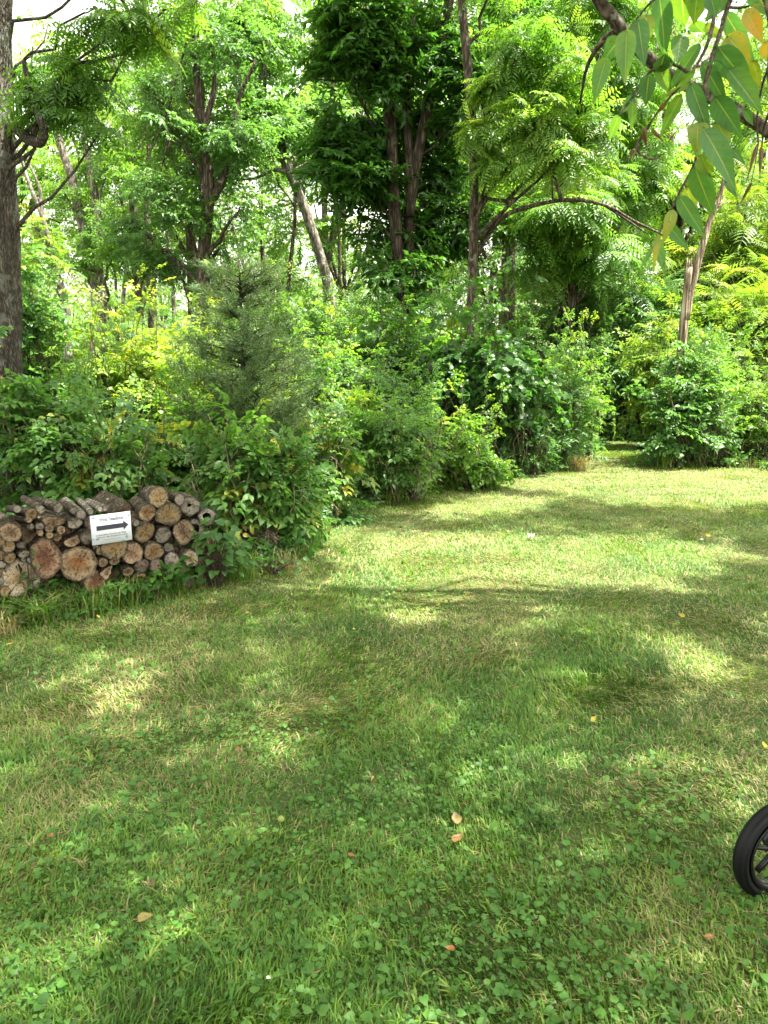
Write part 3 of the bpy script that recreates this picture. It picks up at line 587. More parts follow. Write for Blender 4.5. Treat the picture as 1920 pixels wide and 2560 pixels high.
# ---- understory bushes (copies)
US = [shrub('understory_bush', 'leafy green bush under the trees of the wood', 'bush', 620, 16, 190, 2.6, S_leaf, M['mid'], 1100, .45, .6, 'understory bushes', seed=1, cf=1.),
      shrub('understory_bush', 'lime-green bush under the trees of the wood', 'bush', 1180, 17.5, 170, 2.4, S_ov, M['lime'], 1000, .45, .6, 'understory bushes', seed=2, cf=1.),
      shrub('understory_bush', 'feathery bush under the trees of the wood', 'bush', 1640, 17, 190, 2.6, S_fine, M['mid'], 1000, .36, .6, 'understory bushes', seed=3, cf=1.)]
for i, (x, y) in enumerate([(-8.5, 15.5), (-6.2, 18), (-4.2, 14.8), (-1.8, 18.5), (0.6, 15.2), (2.2, 19), (3.6, 16), (5.0, 19.5), (8.6, 16.4), (10, 19), (-10.5, 20), (-3.3, 21.5), (0.2, 23), (7.0, 21.5), (4.2, 24), (-7.5, 24), (-12, 27), (11, 25), (-.8, 27.5), (5, 31), (-5, 32), (12, 33), (-14, 35), (0, 36), (8, 38), (-9, 40), (-2, 43), (4, 45), (15, 42), (-18, 45), (10, 48), (-12, 49)]):
    dup(US[i % 3], (x+r.normal()*.3, y, 0), r.uniform(0, 6.28), r.uniform(.9, 1.25)*(1+max(0, y-22)*.022), label=wlabel(('leafy green', 'lime-green', 'feathery')[i % 3], x, y, 'bush'))

# ------------------------------------------------------------------ hedgerow shrubs
SH = shrub
SH('vine_mound', 'bright yellow-green vine mound in sun beside the big left trunk', 'bush', 300, 10.2, 160, 2.22, S_ov+S_leaf[:2], M['yellow'], 560, .36, .68, seed=4, lobes=5, cf=2)
SH('vine_mound', 'pale sunlit vine tangle between the yellow mound and the juniper', 'bush', 470, 9.6, 110, 1.75, S_ov, M['yellow'], 330, .34, .62, seed=5, cf=2)
SH('maple_sapling', 'small-leaved green sapling just right of the big left trunk', 'sapling', 100, 9.6, 80, 2.9, S_ov, M['mid'], 300, .38, .55, seed=6, lobes=4, cf=2)
SH('bramble_bush', 'dense leafy bramble bush behind the left end of the log pile', 'bush', 90, 6.7, 190, 1.42, S_tri+S_ov[:2], M['bramble'], 400, .34, .58, seed=7, zbot=0, cf=2, depth=.7)
SH('bramble_bush', 'leafy bramble bush behind the white sign', 'bush', 290, 6.4, 150, 1.12, S_tri, M['bramble'], 310, .34, .6, seed=8, zbot=0, cf=2, depth=.6)
SH('bramble_bush', 'bramble with wide leaves rising behind the hollow logs', 'bush', 555, 6.4, 115, 1.08, S_tri+S_ov[:1], M['bramble'], 300, .33, .62, seed=9, zbot=0, cf=2, depth=.5)
SH('bramble_bush', 'bramble leaning over the lawn at the right end of the log pile', 'bush', 690, 6.5, 85, .85, S_tri+S_ov[:2], M['bramble'], 300, .3, .62, seed=10, zbot=0, cf=2, depth=.45)
SH('bramble_bush', 'low pale bramble at the foot of the juniper', 'bush', 790, 7.5, 100, .9, S_tri, M['bramble'], 300, .32, .62, seed=11, zbot=0, cf=2, depth=.5)
SH('weed_thicket', 'sunlit weed thicket between the brambles and the juniper', 'bush', 400, 7.9, 170, 1.2, S_ov+S_tri[:2]+S_leaf[:2], M['lime'], 420, .3, .55, seed=12, zbot=0, cf=2)
SH('weed_thicket', 'tangled grey-green thicket left of the vine-draped shrub', 'bush', 900, 9.8, 140, 1.8, S_ov+S_leaf, M['mid'], 560, .32, .42, seed=13, zbot=0, cf=2)
SH('weed_thicket', 'fine-leaved thicket on the bare clay edge of the lawn', 'bush', 985, 8.5, 140, 1.15, S_leaf+S_tri[:2], M['mid'], 480, .3, .42, seed=14, zbot=0, cf=2, depth=.55)
SH('weed_thicket', 'light green bushy weeds on the lawn edge below the vine-draped shrub', 'bush', 1170, 9.5, 110, 1.0, S_ov, M['lime'], 330, .28, .55, seed=15, zbot=0, cf=2, depth=.5)
SH('weed_thicket', 'pale green thicket behind the juniper', 'bush', 760, 10.5, 130, 1.9, S_ov, M['lime'], 400, .34, .6, seed=16, zbot=0, cf=2)
SH('vine_draped_shrub', 'large dark shrub draped in heart-leaved vine behind the lawn', 'bush', 1185, 11.0, 195, 2.3, S_heart, M['dark'], 1050, .34, .3, seed=17, zbot=.2, lobes=4, cf=2, clump=.2, shell=.25, depth=.95, droop=-.6)
SH('hedge_bush', 'rounded green hedge bush left of the path', 'bush', 1375, 11.4, 105, 1.75, S_leaf+S_ov[:2], M['mid'], 640, .34, .5, seed=18, zbot=0, cf=2, depth=.7)
SH('hedge_bush', 'twiggy sunlit bush at the path opening', 'bush', 1440, 12.4, 60, 2.0, S_leaf, M['lime'], 330, .34, .6, seed=19, zbot=0, cf=2, depth=.5)
SH('hedge_bush', 'big leafy bush right of the path with pale leaves', 'bush', 1722, 11.7, 125, 1.75, S_ov+S_leaf[:3], M['mid'], 650, .34, .52, seed=20, zbot=0, cf=2, depth=.75)
SH('hedge_bush', 'bright bush at the right edge of the lawn', 'bush', 1880, 12.0, 120, 1.6, S_leaf, M['lime'], 600, .32, .6, seed=21, zbot=0, cf=2, depth=.8)
SH('vine_mound', 'yellow-green vine mound at the foot of the dead snag', 'bush', 1680, 13.6, 120, 2.45, S_leaf, M['yellow'], 520, .4, .62, seed=22, cf=2, zbot=.3)
SH('vine_mound', 'wide sunlit yellow-green vine bank at the right edge', 'bush', 1880, 15, 200, 3.1, S_fine, M['yellow'], 330, .7, .6, seed=23, cf=1.4, zbot=.2)
SH('vine_mound', 'brownish vine heap wrapped around the base of the three trunks', 'bush', 960, 13.8, 135, 2.7, S_leaf, M['dark'], 650, .42, .35, seed=24, cf=2, zbot=.2)
SH('locust_thicket', 'dark feathery thicket overhanging the path', 'bush', 1560, 15.6, 120, 3.0, S_fine, M['mid'], 330, .75, .4, seed=25, cf=1.4, zbot=.7)
SH('locust_thicket', 'bright feathery locust crown at the right edge above the bank', 'bush', 1850, 17.5, 190, 5.0, S_fine, M['yellow'], 420, .95, .55, seed=26, cf=1.2, zbot=2.0)

SH('weed_thicket', 'pale weed thicket right of the juniper foot, above the clay edge', 'bush', 870, 8.9, 110, 1.35, S_tri+S_ov, M['lime'], 330, .28, .5, seed=31, zbot=0, cf=2, depth=.5)
SH('weed_thicket', 'greyish thicket left of the heart-leaved vine drape', 'bush', 1010, 9.9, 90, 1.35, S_leaf+S_ov, M['mid'], 420, .3, .45, seed=32, zbot=0, cf=2, depth=.6)
SH('weed_thicket', 'tall stemmed weeds on the lawn edge left of the rounded hedge bush', 'bush', 1300, 10.7, 80, 1.0, S_narrow+S_leaf, M['mid'], 380, .27, .5, seed=33, zbot=0, cf=2, depth=.5)
SH('weed_thicket', 'sunny yellow-green thicket just behind the juniper', 'bush', 640, 9.2, 130, 1.6, S_ov+S_leaf, M['yellow'], 360, .3, .45, seed=34, zbot=0, cf=2, depth=.5)
SH('weed_thicket', 'leafy thicket between the right bush and the dead snag', 'bush', 1790, 12.9, 120, 1.9, S_leaf+S_ov, M['lime'], 420, .32, .5, seed=35, zbot=0, cf=2, depth=.6)
SH('weed_thicket', 'low fine weeds at the right edge in front of the bushes', 'bush', 1800, 11.5, 110, .95, S_leaf+S_narrow, M['mid'], 380, .25, .55, seed=36, zbot=0, cf=2, depth=.4)
# juniper
def juniper():
    Y = 8.0; c = P(600, 900, Y); root = thing('juniper_tree', 'wispy drooping juniper with thin grey-green needles behind the brambles', 'juniper', (c[0], Y, 0)); r = np.random.RandomState(5)
    T = MB(); L = MB(); top = P(598, 655, Y)
    tr = poly([c*[1, 1, 0], c*[1, 1, 0]+[.03, 0, 1.2], top], 16); T.tube(tr, np.linspace(.05, .008, 16), 7, .5, .05)
    pos = []; fw = []; sz = []
    for i in range(190):
        u = r.uniform(.08, 1)**1.35; h = u*top[2]; a = r.uniform(0, 6.28); ln = (1.05-u)**.7*r.uniform(.45, 1.05)+.1
        b0 = np.array([np.interp(h, tr[:, 2], tr[:, 0]), Y, h]); d = np.array([math.cos(a), math.sin(a), r.uniform(.15, .6)]); e = b0+d*ln
        pts = limb(T, b0, e, .008, .002, r, .08, 6, 4, .08)
        for k in range(int(3+ln*10)):
            t = r.uniform(.02, 1); q = b0+(e-b0)*t; pos.append(q); fw.append(unit(d)+r.normal(size=3)*.55+[0, 0, .25]); sz.append(r.uniform(.14, .28)*(1.25-u*.5))
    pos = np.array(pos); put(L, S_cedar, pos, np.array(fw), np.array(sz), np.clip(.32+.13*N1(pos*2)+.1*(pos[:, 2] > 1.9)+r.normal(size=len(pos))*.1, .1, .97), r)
    T.build('trunk', M['bark_dark'], root); L.build('foliage', M['cedar'], root)
juniper()

# undergrowth carpet behind the lawn edge
def farwood():
    r = np.random.RandomState(18); B = MB(); n = 2600; y = r.uniform(46, 62, n); x = r.uniform(-.62, .62, n)*y; p = np.stack([x, y, 0*x], 1)
    p[:, 2] = r.rand(n)**.8*(6.5+1.6*N1(p*.12)+1.*N2(p*.5)); a = r.uniform(0, 6.28, n)
    put(B, S_leaf, p, np.stack([np.cos(a), np.sin(a), -.2+0*a], 1), r.uniform(1., 1.9, n), np.clip(.6+.2*N2(p*.3)+r.normal(size=n)*.1, .1, .95), r)
    tag(B.build('far_wood', M['mid']), 'continuous pale green leafy growth closing the wood far behind the trees', 'woodland', kind='stuff')
farwood()
def undergrowth():
    r = np.random.RandomState(8); B = MB(); n = 15000; y = 4.3+r.rand(n)**1.3*18; x = r.uniform(-.62, .62, n)*(y+1.2)
    k = ~inlawn(x, y) & ~onpath(x, y); px, py, z = proj(np.stack([x, y, 0*x], -1))
    k &= ~((px > 1475) & (px < 1610) & (y < 17)); x, y = x[k], y[k]; n = len(x)
    back = np.clip((y-np.interp(x, ex, ey))/3, .12, 1); pos = np.stack([x, y, .02+r.rand(n)*.8*back*(.7+.4*N1(np.stack([x, y], 1)))], 1); pos[:, 2] = np.maximum(pos[:, 2], .03)
    a = r.uniform(0, 6.28, n); fw = np.stack([np.cos(a), np.sin(a), r.uniform(.1, .8, n)], 1)
    put(B, S_ov[:3]+S_tri[:2], pos, fw, r.uniform(.16, .34, n)*(.75+y*.03), np.clip(.5+.18*N2(pos)+r.normal(size=n)*.1, .1, .96), r)
    tag(B.build('undergrowth', M['bramble']), 'tangled low leafy undergrowth filling the ground behind the lawn edge', 'undergrowth', kind='stuff')
    # tall unmown grass along the edge
    B = MB(); m = 9000; t = r.rand(m); i = r.uniform(0.6, len(eg)-1.3, m); x = np.interp(i, np.arange(len(eg)), ex)+r.normal(size=m)*.05; y = np.interp(x, ex, ey)+r.normal(size=m)*.09+.04
    pth = onpath(x, y); x, y = x[~pth], y[~pth]; m = len(x); dens = N1(np.stack([x*2, y*2], 1)) > -.35; x, y = x[dens], y[dens]; m = len(x)
    a = r.uniform(0, 6.28, m); h = r.uniform(.06, .22, m)*(1+.5*N2(np.stack([x*1.5, y], 1))); h = np.clip(h, .04, .4); d = np.stack([np.cos(a), np.sin(a), 0*a], 1); s = np.stack([-d[:, 1], d[:, 0], 0*a], 1); wd = (r.uniform(.0015, .0035, m))[:, None]
    b0 = np.stack([x, y, 0*x], 1); md = b0+d*(h*.18)[:, None]+[0, 0, 1]*(h*.6)[:, None]; tp = b0+d*(h*r.uniform(.3, .9, m))[:, None]+[0, 0, 1]*(h*r.uniform(.6, 1, m))[:, None]
    V = np.stack([b0-s*wd, b0+s*wd, md+s*wd*.9, md-s*wd*.9, tp], 1); f = np.array([[0, 1, 2], [0, 2, 3], [3, 2, 4]])[None]+(np.arange(m)*5)[:, None, None]
    B.add(V.reshape(-1, 3), f.reshape(-1, 3), np.repeat(np.where(r.rand(m) < .3, r.uniform(.66, 1, m), r.uniform(.2, .55, m)), 5))
    tag(B.build('edge_grass', M['grass']), 'taller unmown grass and straw along the edge of the lawn', 'grass', kind='stuff')
undergrowth()

# ------------------------------------------------------------------ overhead trees (crowns above the frame cast the dappled shade)
def overhead():
    r = np.random.RandomState(21); n = 11500
    gx = r.uniform(-4.8, 5.2, n); gy = r.uniform(-1.2, 11.4, n); px, py, z = proj(np.stack([gx, gy, 0*gx], -1))
    front = (gy > 1.2)
    wob = 9*N1(np.stack([gx*2, gy*2], 1))
    L_ = np.zeros(n, bool)
    for dx, dy in ((0, 0), (.3, 0), (-.3, 0), (0, .3), (0, -.3)):
        kk = np.clip((gy-3.6)*.5, .25, 1); qx, qy, _ = proj(np.stack([gx+dx*kk, gy+dy*kk, 0*gx], -1)); L_ |= lit(qx+wob, qy+wob*.6) & front
    far = (py < 1230) & (px > 1430) & front
    shade = ~L_ & ~far
    shade &= ~((px < 820) & (gy > 7.5))
    gx, gy = gx[shade], gy[shade]; n = len(gx)
    h = r.uniform(5.6, 8.6, n)+np.maximum(0, (gy-6.5)*.35); pos = np.stack([gx, gy, 0*gx], 1)+SUN/SUN[2]*h[:, None]
    # keep them out of the picture
    qx, qy, qz = proj(pos); vis = (qy > -170) & (qx > -150) & (qx < 2070) & (pos[:, 1] > .3); pos = pos[~vis]
    near = pos[:, 1] < 4.2
    specs = [('shade_tree', 'walnut tree right of the lawn, its dark limb crossing the top right corner', pos[~near], (5.6, 4.0), 11),
             ('shade_tree', 'tall walnut tree beside the photographer whose crown shades the near lawn', pos[near], (4.6, 1.2), 12)]
    for nm, lab, pp, (tx, ty), sd in specs:
        root = thing(nm, lab, 'tree', (tx, ty, 0)); T = MB(); L = MB()
        q = poly([[tx, ty, 0], [tx+.05, ty, 2.5], [tx-.1, ty+.1, 5.5], [tx-.3, ty+.2, 9]], 20); T.tube(q, np.linspace(.24, .08, 20), 16, .5, .06)
        nearp = pp[pp[:, 1] < 4.9]
        for i in range(22):
            e = nearp[r.randint(len(nearp))]; k = r.randint(9, 18); limb(T, q[k], e, .032, .006, r, .06, 9, 6, .1)
        if sd == 11:
            Y = 4.55
            T.tube(poly([q[6], P(2000, 372, Y), P(1905, 318, Y), P(1800, 250, Y), P(1700, 205, Y), P(1625, 150, Y-.1), P(1560, 80, Y-.15), P(1490, -10, Y-.2), P(1420, -160, Y-.2)], 30), np.linspace(.045, .03, 30), 10, .5, .06)
            T.tube(poly([P(1550, 70, Y-.15), P(1500, 110, Y), P(1470, 160, Y+.1), P(1450, 260, Y+.2)], 8), np.linspace(.02, .006, 8), 6)
        fw = unit(pp-np.array([tx, ty, 6.5]))*[1, 1, .3]+[0, 0, -.1]
        put(L, S_leaf, pp-unit(fw)*.2, fw+r.normal(size=pp.shape)*.3, r.uniform(.34, .5, len(pp)), np.clip(.5+r.normal(size=len(pp))*.15, .1, .95), r)
        T.build('trunk', M['bark'], root, True); L.build('crown', M['mid'], root)
overhead()

# ------------------------------------------------------------------ log pile
GA, GB = G(0, 1562)[:2], G(540, 1462)[:2]
PD = np.r_[unit(GB-GA), 0.]; PN = np.array([PD[1], -PD[0], 0.]); PO = np.r_[GA, 0.]      # along the pile, out of its face
def face(px, py, off=0.):
    d = ray(px, py); o = np.array([0, 0, CAMH]); q = PO+PN*off; t = np.dot(q-o, PN)/np.dot(d, PN); return o+d*t
def endmat(name, core, mid, rim, crack=.5):
    m, ns, ls, b = newmat(name)
    a = ns.new('ShaderNodeAttribute'); a.attribute_name = 'tint'; g = ns.new('ShaderNodeNewGeometry')
    n = ns.new('ShaderNodeTexNoise'); n.inputs['Scale'].default_value = 14; n.inputs['Detail'].default_value = 8; n.inputs['Roughness'].default_value = .65; ls.new(g.outputs['Position'], n.inputs[0])
    n2 = ns.new('ShaderNodeTexNoise'); n2.inputs['Scale'].default_value = 70; n2.inputs['Detail'].default_value = 5; ls.new(g.outputs['Position'], n2.inputs[0])
    s = ns.new('ShaderNodeMath'); s.operation = 'MULTIPLY_ADD'; s.inputs[1].default_value = .9; sb = ns.new('ShaderNodeMath'); sb.operation = 'SUBTRACT'; sb.inputs[1].default_value = .5
    ls.new(n.outputs['Fac'], sb.inputs[0]); ls.new(sb.outputs[0], s.inputs[0]); ls.new(a.outputs['Fac'], s.inputs[2])
    r = ramp(ns, [(.0, core), (.42, mid), (.8, rim), (.97, tuple(q*.35 for q in rim))]); ls.new(s.outputs[0], r.inputs[0])
    k = ns.new('ShaderNodeMath'); k.operation = 'MULTIPLY'; k.inputs[1].default_value = 75; ls.new(a.outputs['Fac'], k.inputs[0])
    ks = ns.new('ShaderNodeMath'); ks.operation = 'MULTIPLY_ADD'; ks.inputs[1].default_value = 6; ls.new(n.outputs['Fac'], ks.inputs[0]); ls.new(k.outputs[0], ks.inputs[2])
    sn = ns.new('ShaderNodeMath'); sn.operation = 'SINE'; ls.new(ks.outputs[0], sn.inputs[0])
    rr = ramp(ns, [(0, (.74, .72, .7)), (.6, (1, 1, 1))]); ml = ns.new('ShaderNodeMapRange'); ml.inputs[1].default_value = -1; ls.new(sn.outputs[0], ml.inputs[0]); ls.new(ml.outputs[0], rr.inputs[0])
    m1 = ns.new('ShaderNodeMixRGB'); m1.blend_type = 'MULTIPLY'; m1.inputs[0].default_value = .8; ls.new(r.outputs[0], m1.inputs[1]); ls.new(rr.outputs[0], m1.inputs[2])
    r3 = ramp(ns, [(.36, (.3, .25, .2)), (.5, (1, 1, 1)), (.7, (1.15, 1.12, 1.05))]); ls.new(n2.outputs['Fac'], r3.inputs[0])
    m2 = ns.new('ShaderNodeMixRGB'); m2.blend_type = 'MULTIPLY'; m2.inputs[0].default_value = .8; ls.new(m1.outputs[0], m2.inputs[1]); ls.new(r3.outputs[0], m2.inputs[2])
    ls.new(m2.outputs[0], b.inputs['Base Color']); b.inputs['Roughness'].default_value = .85; b.inputs['Specular IOR Level'].default_value = .2
    bp = ns.new('ShaderNodeBump'); bp.inputs['Strength'].default_value = .6; bp.inputs['Distance'].default_value = .006; ls.new(n2.outputs['Fac'], bp.inputs['Height']); ls.new(bp.outputs[0], b.inputs['Normal']); return m
EM = {'tan': endmat('cut_wood_tan', (.22, .13, .06), (.25, .17, .09), (.22, .17, .11)), 'orange': endmat('cut_wood_orange', (.19, .075, .025), (.21, .125, .065), (.28, .21, .14)),
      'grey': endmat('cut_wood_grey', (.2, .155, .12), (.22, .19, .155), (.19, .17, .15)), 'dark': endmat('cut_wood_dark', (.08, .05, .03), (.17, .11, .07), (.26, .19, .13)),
      'pale': endmat('cut_wood_pale', (.24, .13, .07), (.33, .25, .155), (.4, .34, .26)), 'pink': endmat('cut_wood_pinkish', (.18, .125, .1), (.19, .14, .12), (.15, .115, .1)),
      'red': endmat('cut_wood_red', (.09, .045, .03), (.14, .065, .038), (.22, .145, .1))}
m, ns, ls, b = newmat('crack_dark'); b.inputs['Base Color'].default_value = (.02, .015, .01, 1); b.inputs['Roughness'].default_value = 1; M['crack'] = m
LR = np.random.RandomState(77)
def log(px, py, rpx, kind, label, asp=1., back=None, ln=.46, hollow=0., split=0, off=None, skew=0., bark='bark_log'):
    r = LR; off = r.uniform(-.02, .03) if off is None else off; c = face(px, py, off); dist = proj(c)[2]; R = rpx*dist/F
    if c[2] < R*.75: c = c+np.array([0, 0, R*.75-c[2]])
    if back is None: bk = c-PN*ln+PD*r.normal()*.02+[0, 0, r.normal()*.015]
    else: bk = face(px+back[0], py+back[1], off-ln)
    ax = unit(bk-c); root = thing('log', label, 'log', c, 'logs of the stacked firewood pile')
    seg = 30; th = np.linspace(0, 2*math.pi, seg, endpoint=False); u0 = unit(np.cross([0, 0, 1.], ax)); v0 = np.cross(ax, u0); sd = r.rand()*50
    prof = 1+.07*N1(np.stack([np.cos(th)*1.3+sd, np.sin(th)*1.3, 0*th], 1))+.035*N2(np.stack([np.cos(th)*4, np.sin(th)*4+sd, 0*th], 1))
    if split:   # split wedge: cut by chords
        for q in range(split):
            a = r.uniform(0, 6.28) if q else 1.2+skew; dd = r.uniform(.15, .5); cs = np.cos(th-a); prof = np.where(cs > .01, np.minimum(prof, dd/np.maximum(cs, .01)), prof)
    tl = .18*r.normal(size=2)*R   # slanted saw cut
    B = MB(); V = []; K = 12; F_ = []
    for i in range(K):
        t = i/(K-1); pr = prof*(1+.04*N3(np.stack([np.cos(th)*2.5+sd, np.sin(th)*2.5, th*0+t*7], 1)))*R*(1-.06*t)
        q = c+ax*ln*t*np.linalg.norm(bk-c)/ln+(np.outer(np.cos(th)*pr, u0)+np.outer(np.sin(th)*pr*asp, v0))
        if i == 0: q = q+np.outer(np.cos(th)*tl[0]+np.sin(th)*tl[1], ax)
        V.append(q)
    I = np.arange(seg); J = (I+1) % seg
    for i in range(K-1): o = i*seg; F_ += [np.stack([o+I, o+seg+J, o+J], 1), np.stack([o+I, o+seg+I, o+seg+J], 1)]
    F_.append(np.stack([np.full(seg, K*seg), I+(K-1)*seg, J+(K-1)*seg], 1)); B.add(np.concatenate(V+[bk[None]]), np.concatenate(F_), .5)
    B.build('bark', M[bark], root, True)
    E = MB(); rim = V[0]+ax*.003; cc = rim.mean(0); rings = 9; h0 = hollow; VV = []; TT = []
    for i in range(rings+1):
        f = h0+(1-h0)*i/rings; q = cc+(rim-cc)*f*(.995)
        if 0 < i < rings or (h0 and i == 0): q = q-ax*(.006*N2(q*25))[:, None]*(.7 if not h0 else 1.)+((rim-cc)*(.09*N1(q*30))[:, None] if h0 and i < 3 else 0)
        VV.append(q); TT.append(np.full(seg, f))
    Fe = []
    for i in range(rings): o = i*seg; Fe += [np.stack([o+I, o+J, o+seg+J], 1), np.stack([o+I, o+seg+J, o+seg+I], 1)]
    E.add(np.concatenate(VV), np.concatenate(Fe), np.concatenate(TT)); e = E.build('cut_end', EM[kind], root, True)
    D = MB()
    if hollow:
        iv = VV[0]; dv = cc+ax*.3+(iv-cc)*.7; D.add(np.concatenate([iv, dv, dv.mean(0)[None]]), np.concatenate([np.stack([I, J, seg+J], 1), np.stack([I, seg+J, seg+I], 1), np.stack([seg+I, seg+J, np.full(seg, 2*seg)], 1)]), .1)
        D.build('hollow', M['crack'], root)
    elif R > .035 and not split:
        for q in range(r.randint(2, 5)):
            a = r.randint(seg); f0 = r.uniform(.0, .35); f1 = r.uniform(.6, .98); d = rim[a]-cc; s = unit(np.cross(ax, d))*R*r.uniform(.012, .03)
            p0 = cc+d*f0-ax*.007; p1 = cc+d*f1-ax*.007; D.add([p0, p1-s, p1+s, cc+d*(f0+f1)*.5+s*r.normal()*2-ax*.0085], [[0, 3, 1], [0, 2, 3], [3, 2, 1]], .1)
        D.build('crack', M['crack'], root)
    return root
z = lambda x, y: (x*.2893, 1180+y*.2893)
